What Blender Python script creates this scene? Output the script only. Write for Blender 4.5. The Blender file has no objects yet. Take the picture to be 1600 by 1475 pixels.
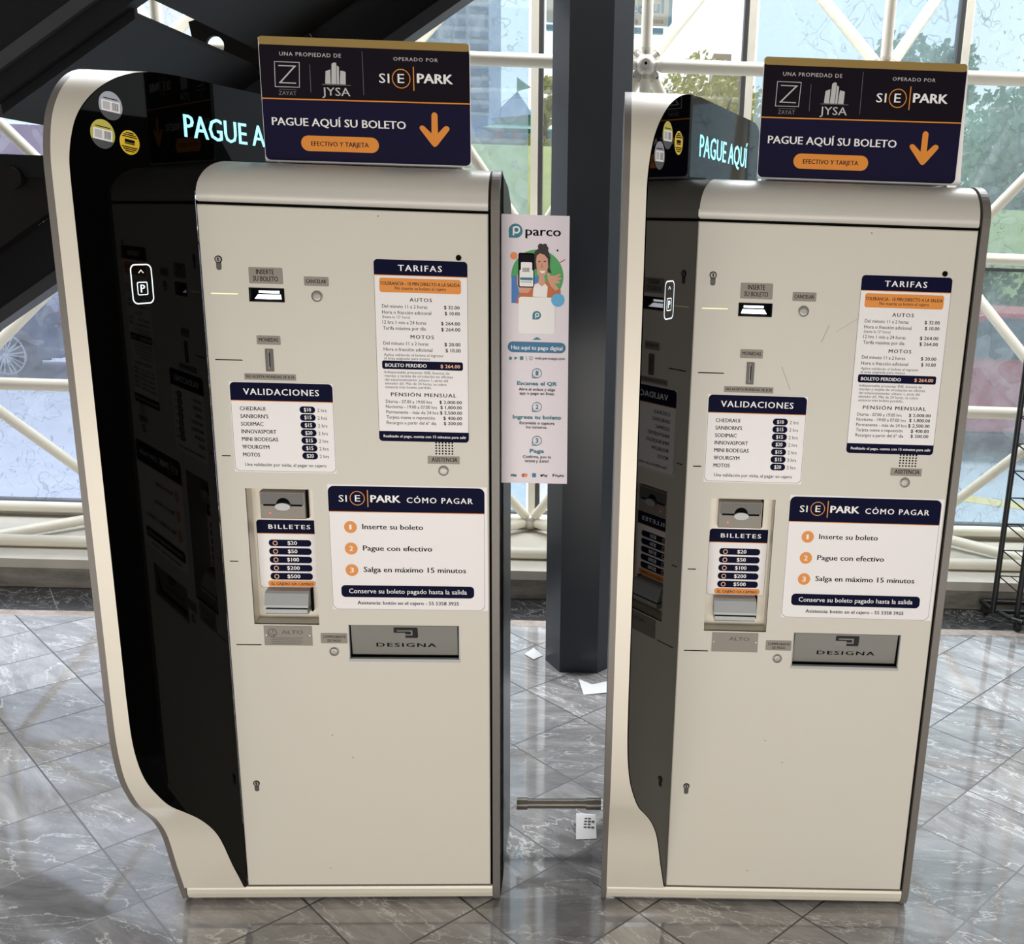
import bpy, math, random
from mathutils import Matrix, Vector

random.seed(7)
scene = bpy.context.scene
col = scene.collection
R = math.radians

# ---------------------------------------------------------------- camera
cam_data = bpy.data.cameras.new('camera')
cam = bpy.data.objects.new('camera', cam_data)
col.objects.link(cam)
cam_data.sensor_fit = 'HORIZONTAL'
cam_data.sensor_width = 36.0
cam_data.lens = 1480.0 * 36.0 / 1600.0
cam_data.shift_x = -185.0 / 1600.0
cam_data.clip_start = 0.02
cam_data.clip_end = 500
ROWS = ((0.999422, 0.008324, 0.032958), (0.033993, -0.244738, -0.968993), (0.0, 0.969553, -0.24488))
M = Matrix(((ROWS[0][0], -ROWS[1][0], -ROWS[2][0], 0.0),
            (ROWS[0][1], -ROWS[1][1], -ROWS[2][1], 0.0),
            (ROWS[0][2], -ROWS[1][2], -ROWS[2][2], 1.55),
            (0, 0, 0, 1)))
cam.matrix_world = M
scene.camera = cam

# ---------------------------------------------------------------- view, world, lamps
vs = scene.view_settings
vs.view_transform = 'Standard'
vs.look = 'None'
vs.exposure = 0.5
vs.gamma = 1.0
vs.use_curve_mapping = False

SKY_OUT = 1.05      # daylight beyond the glass wall
HALL_IN = 0.30      # light of the hall behind the photographer
world = bpy.data.worlds.new('world')
scene.world = world
world.use_nodes = True
wn, wl = world.node_tree.nodes, world.node_tree.links
wn.clear()
w_out = wn.new('ShaderNodeOutputWorld')
w_bg = wn.new('ShaderNodeBackground')
w_tc = wn.new('ShaderNodeTexCoord')
w_sep = wn.new('ShaderNodeSeparateXYZ')
wl.new(w_tc.outputs['Generated'], w_sep.inputs[0])
w_map = wn.new('ShaderNodeMapRange')
w_map.inputs['From Min'].default_value = -0.15
w_map.inputs['From Max'].default_value = 0.45
wl.new(w_sep.outputs['Y'], w_map.inputs['Value'])
w_noise = wn.new('ShaderNodeTexNoise')
w_noise.inputs['Scale'].default_value = 3.2
w_noise.inputs['Detail'].default_value = 5.0
wl.new(w_tc.outputs['Generated'], w_noise.inputs['Vector'])
w_ramp = wn.new('ShaderNodeValToRGB')
w_ramp.color_ramp.elements[0].position = 0.38
w_ramp.color_ramp.elements[0].color = (0.80 * SKY_OUT, 0.90 * SKY_OUT, 1.0 * SKY_OUT, 1)
w_ramp.color_ramp.elements[1].position = 0.62
w_ramp.color_ramp.elements[1].color = (1.0 * SKY_OUT, 1.0 * SKY_OUT, 1.0 * SKY_OUT, 1)
wl.new(w_noise.outputs['Fac'], w_ramp.inputs['Fac'])
# the hall: a little brighter ahead and below eye level than under its roof
w_hmap = wn.new('ShaderNodeMapRange')
w_hmap.inputs['From Min'].default_value = -0.1
w_hmap.inputs['From Max'].default_value = 0.7
w_hmap.inputs['To Min'].default_value = 1.0
w_hmap.inputs['To Max'].default_value = 0.25
wl.new(w_sep.outputs['Z'], w_hmap.inputs['Value'])
w_hall = wn.new('ShaderNodeMix')
w_hall.data_type = 'RGBA'
w_hall.inputs['A'].default_value = (0, 0, 0, 1)
w_hall.inputs['B'].default_value = (1.0 * HALL_IN, 0.97 * HALL_IN, 0.92 * HALL_IN, 1)
wl.new(w_hmap.outputs['Result'], w_hall.inputs['Factor'])
w_mix = wn.new('ShaderNodeMix')
w_mix.data_type = 'RGBA'
wl.new(w_map.outputs['Result'], w_mix.inputs['Factor'])
wl.new(w_hall.outputs['Result'], w_mix.inputs['A'])
wl.new(w_ramp.outputs['Color'], w_mix.inputs['B'])
wl.new(w_mix.outputs['Result'], w_bg.inputs['Color'])
wl.new(w_bg.outputs['Background'], w_out.inputs['Surface'])


def lamp(name, loc, target, size, power, colour=(1, 0.96, 0.9)):
    d = bpy.data.lights.new(name, 'AREA')
    d.shape = 'RECTANGLE'
    d.size, d.size_y = size
    d.energy = power
    d.color = colour
    o = bpy.data.objects.new(name, d)
    o.location = loc
    o.rotation_euler = (Vector(target) - Vector(loc)).to_track_quat('-Z', 'Y').to_euler()
    col.objects.link(o)
    return o


lamp('ceiling_light', (-0.3, -0.6, 3.6), (-0.2, 0.9, 0.4), (2.4, 0.25), 5)
# high hazy sun over the street
sun_data = bpy.data.lights.new('sun', 'SUN')
sun_data.energy = 2.2
sun_data.angle = R(15)
sun = bpy.data.objects.new('sun', sun_data)
sun.rotation_euler = (R(-9), R(4), 0)
col.objects.link(sun)
# added low fill lamp behind the camera, brightening the lower doors
lamp('low_fill', (-0.2, -1.1, 0.36), (-0.2, 1.9, 0.25), (4.5, 0.55), 52, (1.0, 0.96, 0.9))
# added fill lamp under the ceiling, brightening floor and tubes by the glass
lamp('window_fill', (-0.6, 4.15, 3.9), (-0.6, 2.9, 0.0), (8.5, 0.7), 290, (0.93, 0.96, 1.0))


# ---------------------------------------------------------------- materials
def lin(c):
    return tuple(((v / 255.0) / 12.92 if v <= 10 else (((v / 255.0) + 0.055) / 1.055) ** 2.4) for v in c)


MATS = {}


def mat(name, rgb, rough=0.5, metal=0.0, emit=0.0, spec=0.5, bump=0.0, bscale=400.0, var=0.0, vscale=6.0):
    m = bpy.data.materials.new(name)
    m.use_nodes = True
    b = m.node_tree.nodes['Principled BSDF']
    c = lin(rgb) + (1,)
    b.inputs['Base Color'].default_value = c
    b.inputs['Roughness'].default_value = rough
    b.inputs['Metallic'].default_value = metal
    b.inputs['Specular IOR Level'].default_value = spec
    nt = m.node_tree
    if emit:
        b.inputs['Emission Color'].default_value = c
        b.inputs['Emission Strength'].default_value = emit
    if bump or var:
        tc = nt.nodes.new('ShaderNodeTexCoord')
    if bump:
        n = nt.nodes.new('ShaderNodeTexNoise')
        n.inputs['Scale'].default_value = bscale
        n.inputs['Detail'].default_value = 2
        nt.links.new(tc.outputs['Object'], n.inputs['Vector'])
        bp = nt.nodes.new('ShaderNodeBump')
        bp.inputs['Strength'].default_value = bump
        bp.inputs['Distance'].default_value = 0.001
        nt.links.new(n.outputs['Fac'], bp.inputs['Height'])
        nt.links.new(bp.outputs['Normal'], b.inputs['Normal'])
    if var:
        n = nt.nodes.new('ShaderNodeTexNoise')
        n.inputs['Scale'].default_value = vscale
        n.inputs['Detail'].default_value = 6
        nt.links.new(tc.outputs['Object'], n.inputs['Vector'])
        mx = nt.nodes.new('ShaderNodeMix')
        mx.data_type = 'RGBA'
        mx.inputs['A'].default_value = tuple(x * (1 - var) for x in c[:3]) + (1,)
        mx.inputs['B'].default_value = tuple(min(1, x * (1 + var)) for x in c[:3]) + (1,)
        nt.links.new(n.outputs['Fac'], mx.inputs['Factor'])
        nt.links.new(mx.outputs['Result'], b.inputs['Base Color'])
    MATS[name] = m
    return m


mat('door_paint', (206, 200, 188), 0.42, spec=0.4, bump=0.05, bscale=700)
mat('hood_paint', (196, 191, 182), 0.38, 0.08, bump=0.08, bscale=900)
mat('frame_silver', (217, 209, 194), 0.40, 0.15, bump=0.04, bscale=700)
mat('taupe', (112, 106, 100), 0.42, 0.2, bump=0.08, bscale=900)
mat('side_grey', (74, 76, 80), 0.28, 0.3, bump=0.05, bscale=900)
mat('black_glass', (2, 2, 2), 0.03, spec=0.13)
mat('ceiling_grey', (176, 174, 170), 0.8)
mat('gap_black', (4, 4, 4), 0.8, spec=0.1)
mat('chrome', (205, 205, 208), 0.16, 1.0)
mat('steel', (86, 83, 80), 0.45, 0.3)
mat('steel2', (176, 174, 168), 0.3, 0.8)
mat('brushed', (150, 146, 140), 0.42, 0.6)
mat('plate', (142, 135, 126), 0.5, 0.1, spec=0.25)
mat('flap', (150, 147, 140), 0.32, 0.45)
mat('gm', (60, 60, 60), 0.25, 0.6)
mat('silverplastic', (166, 168, 168), 0.42, 0.2)
mat('ink', (9, 9, 12), 0.6, spec=0.05)
mat('grey', (80, 79, 82), 0.55, spec=0.2)
mat('navy', (11, 13, 44), 0.6, spec=0.06)
mat('navysign', (24, 20, 48), 0.55, spec=0.08)
mat('plum', (21, 15, 24), 0.55, spec=0.08)
mat('white', (238, 234, 232), 0.45)
mat('paper', (232, 227, 226), 0.4)
mat('orange', (222, 136, 40), 0.45)
mat('peach', (238, 178, 140), 0.5)
mat('gold', (160, 132, 74), 0.35, 0.3)
mat('silver', (188, 184, 184), 0.4)
mat('dim', (120, 112, 116), 0.5)
mat('teal', (38, 120, 136), 0.5)
mat('tealb', (34, 108, 148), 0.5)
mat('green', (70, 160, 88), 0.5)
mat('blue', (60, 120, 190), 0.5)
mat('bluel', (90, 170, 214), 0.5)
mat('ballo', (232, 140, 80), 0.5)
mat('red', (196, 52, 60), 0.5)
mat('jacket', (196, 106, 56), 0.6)
mat('skin', (208, 156, 128), 0.6)
mat('skin2', (186, 128, 104), 0.6)
mat('hair', (40, 30, 30), 0.6)
mat('flagwhite', (226, 216, 222), 0.4)
mat('yellow', (236, 196, 40), 0.45)
mat('olive', (190, 180, 70), 0.45)
mat('foil', (176, 176, 184), 0.3, 0.5)
mat('cyan_light', (142, 226, 240), 0.5, emit=0.95)
mat('white_light', (245, 248, 255), 0.5, emit=3.0)
mat('icon_light', (225, 235, 240), 0.5, emit=0.8)
mat('slot_light', (236, 232, 190), 0.5, emit=0.35)
mat('red_light', (255, 60, 60), 0.5, emit=2.0)
mat('tube_white', (236, 230, 214), 0.35, bump=0.05, bscale=60, var=0.06, vscale=5)
mat('mullion_white', (226, 220, 206), 0.45, var=0.05)
mat('gasket', (70, 70, 72), 0.5)
mat('node_metal', (206, 200, 190), 0.3, 0.5)
mat('column_paint', (33, 39, 47), 0.30, spec=0.45, bump=0.05, bscale=40, var=0.12, vscale=3)
mat('stair_steel', (20, 20, 22), 0.55, spec=0.18, bump=0.1, bscale=60, var=0.25, vscale=4)
mat('stair_steel_lit', (56, 56, 58), 0.42, spec=0.3, bump=0.1, bscale=60, var=0.2, vscale=6)  # lighter copy of the stair steel, for faces that catch light
mat('stair_brown', (20, 17, 15), 0.55, spec=0.2, var=0.3, vscale=4)
mat('rack_black', (16, 16, 17), 0.4)
mat('rubber', (14, 14, 14), 0.7)
mat('conduit', (104, 98, 90), 0.35, 0.5, var=0.2, vscale=30)
mat('receipt', (236, 235, 235), 0.6)
mat('ledge', (196, 190, 178), 0.8, bump=0.5, bscale=30, var=0.15, vscale=8)
mat('asphalt', (190, 194, 206), 0.8, bump=0.3, bscale=20, var=0.18, vscale=1.5)
mat('road_yellow', (226, 200, 130), 0.7)
mat('kerb_out', (206, 200, 186), 0.8)
mat('car_blue', (70, 84, 118), 0.25, 0.3)
mat('car_red', (206, 64, 84), 0.25)
mat('car_glass', (60, 72, 90), 0.08, spec=0.8)
mat('tyre', (40, 42, 50), 0.7)
mat('alloy', (214, 218, 224), 0.3, 0.5)
mat('tail_red', (170, 30, 40), 0.3)
mat('leaf_green', (110, 140, 70), 0.7, var=0.3, vscale=2)
mat('leaf_yellow', (206, 204, 128), 0.7, var=0.3, vscale=2)
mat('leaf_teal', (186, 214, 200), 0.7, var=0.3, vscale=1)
mat('trunk', (90, 72, 56), 0.8)
mat('grass', (160, 176, 110), 0.8, var=0.25, vscale=2)
mat('tower_blue', (118, 142, 180), 0.4)
mat('tower_white', (206, 216, 230), 0.6)
mat('building_beige', (214, 190, 170), 0.7)
mat('building_dark', (150, 130, 120), 0.6)
mat('board_white', (240, 242, 246), 0.5)
mat('board_blue', (96, 170, 226), 0.5)
mat('board_orange', (240, 150, 80), 0.5)
mat('play_pink', (222, 120, 160), 0.5)
mat('play_purple', (150, 120, 190), 0.5)
mat('play_teal', (140, 214, 200), 0.5)
mat('play_blue', (140, 170, 226), 0.5)
mat('play_red', (220, 80, 80), 0.5)
mat('wall_pink', (222, 176, 208), 0.7)


def stone_material():
    m = bpy.data.materials.new('kerb_stone')
    m.use_nodes = True
    nt = m.node_tree
    b = nt.nodes['Principled BSDF']
    tc = nt.nodes.new('ShaderNodeTexCoord')
    n = nt.nodes.new('ShaderNodeTexNoise')
    n.inputs['Scale'].default_value = 5
    n.inputs['Detail'].default_value = 10
    n.inputs['Roughness'].default_value = 0.7
    mp = nt.nodes.new('ShaderNodeMapping')
    mp.inputs['Scale'].default_value = (0.7, 1, 3)
    nt.links.new(tc.outputs['Object'], mp.inputs['Vector'])
    nt.links.new(mp.outputs['Vector'], n.inputs['Vector'])
    r = nt.nodes.new('ShaderNodeValToRGB')
    r.color_ramp.elements[0].position = 0.3
    r.color_ramp.elements[0].color = lin((84, 80, 74)) + (1,)
    r.color_ramp.elements[1].position = 0.75
    r.color_ramp.elements[1].color = lin((166, 160, 150)) + (1,)
    nt.links.new(n.outputs['Fac'], r.inputs['Fac'])
    nt.links.new(r.outputs['Color'], b.inputs['Base Color'])
    b.inputs['Roughness'].default_value = 0.7
    bp = nt.nodes.new('ShaderNodeBump')
    bp.inputs['Strength'].default_value = 0.5
    bp.inputs['Distance'].default_value = 0.01
    nt.links.new(n.outputs['Fac'], bp.inputs['Height'])
    nt.links.new(bp.outputs['Normal'], b.inputs['Normal'])
    MATS['kerb_stone'] = m


stone_material()


def math_node(nt, op, a, b=None, c=None):
    n = nt.nodes.new('ShaderNodeMath')
    n.operation = op
    for i, v in enumerate((a, b, c)):
        if v is None:
            continue
        if isinstance(v, (int, float)):
            n.inputs[i].default_value = v
        else:
            nt.links.new(v, n.inputs[i])
    return n.outputs[0]


def mix_col(nt, f, a, b):
    n = nt.nodes.new('ShaderNodeMix')
    n.data_type = 'RGBA'
    for k, v in (('Factor', f), ('A', a), ('B', b)):
        if isinstance(v, (int, float)):
            n.inputs[k].default_value = v
        elif isinstance(v, tuple):
            n.inputs[k].default_value = v + (1,) if len(v) == 3 else v
        else:
            nt.links.new(v, n.inputs[k])
    return n.outputs['Result']


def ramp(nt, f, stops):
    r = nt.nodes.new('ShaderNodeValToRGB')
    e = r.color_ramp.elements
    e[0].position, e[0].color = stops[0][0], tuple(stops[0][1]) + (1,)
    e[1].position, e[1].color = stops[-1][0], tuple(stops[-1][1]) + (1,)
    for p, c in stops[1:-1]:
        q = e.new(p)
        q.color = tuple(c) + (1,)
    nt.links.new(f, r.inputs['Fac'])
    return r.outputs['Color']


def floor_material():
    """Square polished grey marble tiles laid on the diagonal, a black marble border along the glass wall."""
    m = bpy.data.materials.new('marble_tiles')
    m.use_nodes = True
    nt = m.node_tree
    b = nt.nodes['Principled BSDF']
    tc = nt.nodes.new('ShaderNodeTexCoord')
    P = tc.outputs['Object']

    def dot(v):
        n = nt.nodes.new('ShaderNodeVectorMath')
        n.operation = 'DOT_PRODUCT'
        nt.links.new(P, n.inputs[0])
        n.inputs[1].default_value = v
        return n.outputs['Value']
    a = math_node(nt, 'DIVIDE', math_node(nt, 'SUBTRACT', dot((0.682, 0.731, 0)), 0.629), 0.2672)
    c = math_node(nt, 'DIVIDE', math_node(nt, 'SUBTRACT', dot((-0.695, 0.719, 0)), 2.391), 0.2648)

    def edge(x):
        f = math_node(nt, 'FRACT', math_node(nt, 'ADD', x, 100.0))
        return math_node(nt, 'MINIMUM', f, math_node(nt, 'SUBTRACT', 1.0, f))
    e = math_node(nt, 'MINIMUM', edge(a), edge(c))
    grout = math_node(nt, 'LESS_THAN', e, 0.0085)
    cid = nt.nodes.new('ShaderNodeCombineXYZ')
    nt.links.new(math_node(nt, 'FLOOR', a), cid.inputs[0])
    nt.links.new(math_node(nt, 'FLOOR', c), cid.inputs[1])
    wn_ = nt.nodes.new('ShaderNodeTexWhiteNoise')
    wn_.noise_dimensions = '3D'
    nt.links.new(cid.outputs[0], wn_.inputs['Vector'])
    # each tile shows another piece of the slab, turned its own way
    rot = nt.nodes.new('ShaderNodeVectorRotate')
    rot.rotation_type = 'Z_AXIS'
    nt.links.new(P, rot.inputs['Vector'])
    nt.links.new(math_node(nt, 'MULTIPLY', wn_.outputs['Value'], 0.9), rot.inputs['Angle'])
    off = nt.nodes.new('ShaderNodeVectorMath')
    off.operation = 'MULTIPLY_ADD'
    nt.links.new(wn_.outputs['Color'], off.inputs[0])
    off.inputs[1].default_value = (7, 7, 7)
    nt.links.new(rot.outputs[0], off.inputs[2])
    st = nt.nodes.new('ShaderNodeMapping')
    st.inputs['Rotation'].default_value = (0, 0, R(-28))
    st.inputs['Scale'].default_value = (1.0, 3.4, 1.0)
    nt.links.new(off.outputs[0], st.inputs['Vector'])
    V = st.outputs[0]

    def noise(vec, scale, detail, rough=0.55, dist=0.0):
        n = nt.nodes.new('ShaderNodeTexNoise')
        n.inputs['Scale'].default_value = scale
        n.inputs['Detail'].default_value = detail
        n.inputs['Roughness'].default_value = rough
        n.inputs['Distortion'].default_value = dist
        nt.links.new(vec, n.inputs['Vector'])
        return n.outputs['Fac']
    clouds = noise(V, 4.0, 8, 0.65, 0.6)
    base = ramp(nt, clouds, [(0.25, lin((112, 110, 110))), (0.5, lin((154, 151, 150))), (0.78, lin((196, 193, 191)))])
    # thin white veins where a distorted noise crosses its middle value
    v1 = math_node(nt, 'ABSOLUTE', math_node(nt, 'SUBTRACT', noise(V, 1.9, 7, 0.6, 0.45), 0.5))
    vein = ramp(nt, v1, [(0.0, (0.9, 0.9, 0.9)), (0.003, (0.6, 0.6, 0.6)), (0.008, (0, 0, 0)), (1.0, (0, 0, 0))])
    v2 = math_node(nt, 'ABSOLUTE', math_node(nt, 'SUBTRACT', noise(V, 5.5, 6, 0.65, 0.5), 0.5))
    vein2 = ramp(nt, v2, [(0.0, (0.5, 0.5, 0.5)), (0.014, (0, 0, 0)), (1.0, (0, 0, 0))])
    flecks = ramp(nt, noise(V, 22, 4, 0.7), [(0.62, (0, 0, 0)), (0.70, (0.8, 0.8, 0.8)), (1.0, (1, 1, 1))])
    patch = ramp(nt, noise(V, 2.2, 3), [(0.42, (0, 0, 0)), (0.6, (1, 1, 1)), (1.0, (1, 1, 1))])
    vm = math_node(nt, 'MAXIMUM', vein, math_node(nt, 'MULTIPLY', math_node(nt, 'MAXIMUM', vein2, flecks), patch))
    stone = mix_col(nt, vm, base, lin((226, 224, 222)))
    shade = math_node(nt, 'MULTIPLY_ADD', wn_.outputs['Value'], 0.35, 0.80)
    sh = nt.nodes.new('ShaderNodeVectorMath')
    sh.operation = 'SCALE'
    nt.links.new(stone, sh.inputs[0])
    nt.links.new(shade, sh.inputs['Scale'])
    tiles = mix_col(nt, grout, sh.outputs[0], lin((44, 43, 44)))
    # border
    yy = dot((-0.0325, 1.0, 0))
    xx = dot((1.0, 0.0325, 0))
    fx = math_node(nt, 'FRACT', math_node(nt, 'ADD', math_node(nt, 'DIVIDE', math_node(nt, 'ADD', xx, math_node(nt, 'MULTIPLY', yy, 0.7)), 0.36), 50.0))
    bj = math_node(nt, 'LESS_THAN', fx, 0.012)
    bn = noise(P, 9.0, 6, 0.6, 1.5)
    bv = ramp(nt, math_node(nt, 'ABSOLUTE', math_node(nt, 'SUBTRACT', bn, 0.5)), [(0.0, lin((150, 150, 150))), (0.006, lin((40, 39, 40))), (0.03, lin((26, 25, 26)))])
    bcol = mix_col(nt, bj, bv, lin((110, 108, 106)))
    isb = math_node(nt, 'GREATER_THAN', yy, 3.615)
    strip = math_node(nt, 'MULTIPLY', math_node(nt, 'GREATER_THAN', yy, 3.56), math_node(nt, 'LESS_THAN', yy, 3.615))
    strip_col = ramp(nt, noise(P, 12, 5, 0.6, 1.0), [(0.35, lin((178, 160, 146))), (0.65, lin((214, 200, 188)))])
    tiles2 = mix_col(nt, math_node(nt, 'MULTIPLY', strip, 0.7), tiles, strip_col)
    final = mix_col(nt, isb, tiles2, bcol)
    nt.links.new(final, b.inputs['Base Color'])
    rg = math_node(nt, 'MULTIPLY_ADD', noise(P, 3.0, 4), 0.10, 0.02)
    rg2 = math_node(nt, 'MAXIMUM', rg, math_node(nt, 'MULTIPLY', grout, 0.5))
    nt.links.new(math_node(nt, 'MAXIMUM', rg2, math_node(nt, 'MULTIPLY', isb, 0.3)), b.inputs['Roughness'])
    b.inputs['IOR'].default_value = 2.1
    MATS['marble_tiles'] = m


floor_material()


def pane_material(name, tint, haze, hazecol, lines, seed):
    """Window glass; where lines > 0 an old film has lifted off in blisters with dried water rims."""
    m = bpy.data.materials.new(name)
    m.use_nodes = True
    nt = m.node_tree
    nt.nodes.clear()
    out = nt.nodes.new('ShaderNodeOutputMaterial')
    tr = nt.nodes.new('ShaderNodeBsdfTransparent')
    tl = nt.nodes.new('ShaderNodeBsdfTranslucent')
    tl.inputs['Color'].default_value = hazecol + (1,)
    gl = nt.nodes.new('ShaderNodeBsdfGlossy')
    gl.inputs['Roughness'].default_value = 0.03
    m1 = nt.nodes.new('ShaderNodeMixShader')
    m2 = nt.nodes.new('ShaderNodeMixShader')
    m2.inputs['Fac'].default_value = 0.04
    tc = nt.nodes.new('ShaderNodeTexCoord')
    mp = nt.nodes.new('ShaderNodeMapping')
    mp.inputs['Location'].default_value = (seed * 3.1, seed * 1.7, seed * 2.3)
    nt.links.new(tc.outputs['Object'], mp.inputs['Vector'])
    if lines:
        def pn(scale, detail, dist=0.0):
            n = nt.nodes.new('ShaderNodeTexNoise')
            n.inputs['Scale'].default_value = scale
            n.inputs['Detail'].default_value = detail
            n.inputs['Distortion'].default_value = dist
            nt.links.new(mp.outputs[0], n.inputs['Vector'])
            return n.outputs['Fac']
        n0 = pn(8.5, 1.5, 0.6)
        n1 = pn(2.2, 1.0)
        n3 = pn(15, 1.0, 1.2)
        rim = math_node(nt, 'LESS_THAN', math_node(nt, 'ABSOLUTE', math_node(nt, 'SUBTRACT', n0, 0.58)), 0.008)
        rim = math_node(nt, 'MAXIMUM', rim, math_node(nt, 'LESS_THAN', math_node(nt, 'ABSOLUTE', math_node(nt, 'SUBTRACT', n3, 0.64)), 0.010))
        msk = math_node(nt, 'GREATER_THAN', n1, 0.55 - 0.15 * lines)
        ln = math_node(nt, 'MULTIPLY', math_node(nt, 'MULTIPLY', rim, msk), lines)
        inside = math_node(nt, 'MULTIPLY', math_node(nt, 'GREATER_THAN', n0, 0.58), 0.06)
        n2 = nt.nodes.new('ShaderNodeTexNoise')
        n2.inputs['Scale'].default_value = 14
        n2.inputs['Detail'].default_value = 5
        nt.links.new(mp.outputs[0], n2.inputs['Vector'])
        c = mix_col(nt, ln, tint, tuple(x * 0.45 for x in tint))
        nt.links.new(c, tr.inputs['Color'])
        hz = math_node(nt, 'ADD', math_node(nt, 'MULTIPLY_ADD', n2.outputs['Fac'], 0.25, haze - 0.12), inside)
        nt.links.new(hz, m1.inputs['Fac'])
    else:
        tr.inputs['Color'].default_value = tint + (1,)
        m1.inputs['Fac'].default_value = haze
    nt.links.new(tr.outputs[0], m1.inputs[1])
    nt.links.new(tl.outputs[0], m1.inputs[2])
    nt.links.new(m1.outputs[0], m2.inputs[1])
    nt.links.new(gl.outputs[0], m2.inputs[2])
    nt.links.new(m2.outputs[0], out.inputs['Surface'])
    MATS[name] = m


pane_material('glass_clear', (0.98, 0.99, 0.985), 0.0, (1, 1, 1), 0.0, 5)
pane_material('pane_film_blue', (0.66, 0.73, 0.86), 0.17, (0.80, 0.86, 1.0), 0.6, 1)
pane_material('pane_film_sky', (0.56, 0.71, 0.79), 0.26, (0.80, 0.93, 1.0), 0.7, 2)
pane_material('pane_film_teal', (0.58, 0.72, 0.76), 0.22, (0.78, 0.92, 0.95), 1.0, 3)
pane_material('pane_clear', (0.97, 0.98, 0.97), 0.10, (1.0, 0.98, 0.94), 0.0, 4)


# ---------------------------------------------------------------- mesh building
def L(u, v, w):
    """Machine space: u to the right, v up, w out of the front."""
    return (u, -w, v)


def W3(x, y, z):
    return (x, y, z)


class MB:
    """Collects faces and links them as one mesh object."""

    def __init__(self, f=W3):
        self.v, self.f, self.m, self.s, self.names, self.T = [], [], [], [], [], f

    def mi(self, name):
        if name not in self.names:
            self.names.append(name)
        return self.names.index(name)

    def add(self, pts, faces, m, smooth=False):
        o = len(self.v)
        self.v += [self.T(*p) for p in pts]
        k = self.mi(m)
        for fc in faces:
            self.f.append([o + i for i in fc])
            self.m.append(k)
            self.s.append(smooth)

    def box(self, a, b, m):
        x0, y0, z0 = a
        x1, y1, z1 = b
        p = [(x0, y0, z0), (x1, y0, z0), (x1, y1, z0), (x0, y1, z0), (x0, y0, z1), (x1, y0, z1), (x1, y1, z1), (x0, y1, z1)]
        self.add(p, [(0, 3, 2, 1), (4, 5, 6, 7), (0, 1, 5, 4), (1, 2, 6, 5), (2, 3, 7, 6), (3, 0, 4, 7)], m)

    def prism(self, poly, a0, a1, m, axis='w', smooth=False):
        """poly in two axes, swept along the third: axis w: (u,v); axis u: (w,v); axis y: (x,z); axis z: (x,y)"""
        def q(p, t):
            if axis == 'u':
                return (t, p[1], p[0])
            if axis == 'y':
                return (p[0], t, p[1])
            return (p[0], p[1], t)
        n = len(poly)
        self.add([q(p, a0) for p in poly] + [q(p, a1) for p in poly], [tuple(range(n)), tuple(range(2 * n - 1, n - 1, -1))], m)
        self.add([q(p, a0) for p in poly] + [q(p, a1) for p in poly], [(i, (i + 1) % n, n + (i + 1) % n, n + i) for i in range(n)], m, smooth)

    def flat(self, poly, w, m):
        self.add([(x, y, w) for x, y in poly], [tuple(range(len(poly)))], m)

    def tube(self, p0, p1, r, m, n=14, r1=None, caps=True):
        p0, p1 = Vector(p0), Vector(p1)
        d = (p1 - p0).normalized()
        a = d.orthogonal().normalized()
        b = d.cross(a)
        r1 = r if r1 is None else r1
        pts = []
        for p, q in ((p0, r), (p1, r1)):
            for i in range(n):
                t = 2 * math.pi * i / n
                pts.append(tuple(p + (a * math.cos(t) + b * math.sin(t)) * q))
        self.add(pts, [(i, (i + 1) % n, n + (i + 1) % n, n + i) for i in range(n)], m, True)
        if caps:
            self.add(pts, [tuple(range(n - 1, -1, -1)), tuple(range(n, 2 * n))], m)

    def ball(self, c, r, m, n=12, k=8, sq=(1, 1, 1)):
        pts, fc = [], []
        for j in range(k + 1):
            ph = math.pi * j / k
            for i in range(n):
                t = 2 * math.pi * i / n
                pts.append((c[0] + r * sq[0] * math.sin(ph) * math.cos(t), c[1] + r * sq[1] * math.sin(ph) * math.sin(t), c[2] + r * sq[2] * math.cos(ph)))
        for j in range(k):
            for i in range(n):
                fc.append((j * n + i, j * n + (i + 1) % n, (j + 1) * n + (i + 1) % n, (j + 1) * n + i))
        self.add(pts, fc, m, True)

    def lathe(self, c, prof, m, axis='w', n=28, smooth=True):
        """prof: (radius, height) pairs turned about the third axis at c."""
        pts, fc = [], []
        for r, h in prof:
            for i in range(n):
                t = 2 * math.pi * i / n
                x, y = r * math.cos(t), r * math.sin(t)
                pts.append((c[0] + x, c[1] + y, c[2] + h) if axis == 'w' else (c[0] + x, c[1] + h, c[2] + y))
        for j in range(len(prof) - 1):
            for i in range(n):
                fc.append((j * n + i, j * n + (i + 1) % n, (j + 1) * n + (i + 1) % n, (j + 1) * n + i))
        self.add(pts, fc, m, smooth)
        self.add(pts[-n:], [tuple(range(n))], m)

    def ring(self, cx, cy, r, ri, w, m, n=40):
        pts = [(cx + q * math.cos(2 * math.pi * i / n), cy + q * math.sin(2 * math.pi * i / n), w) for q in (r, ri) for i in range(n)]
        self.add(pts, [(i, (i + 1) % n, n + (i + 1) % n, n + i) for i in range(n)], m)

    def build(self, name, parent=None, label=None):
        me = bpy.data.meshes.new(name)
        me.from_pydata(self.v, [], self.f)
        for n in self.names:
            me.materials.append(MATS[n])
        me.polygons.foreach_set('material_index', self.m)
        me.polygons.foreach_set('use_smooth', self.s)
        me.update()
        o = bpy.data.objects.new(name, me)
        col.objects.link(o)
        if parent:
            o.parent = parent
        if label:
            o['label'] = label
        return o


def circle(cx, cy, r, n=40):
    return [(cx + r * math.cos(2 * math.pi * i / n), cy + r * math.sin(2 * math.pi * i / n)) for i in range(n)]


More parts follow.
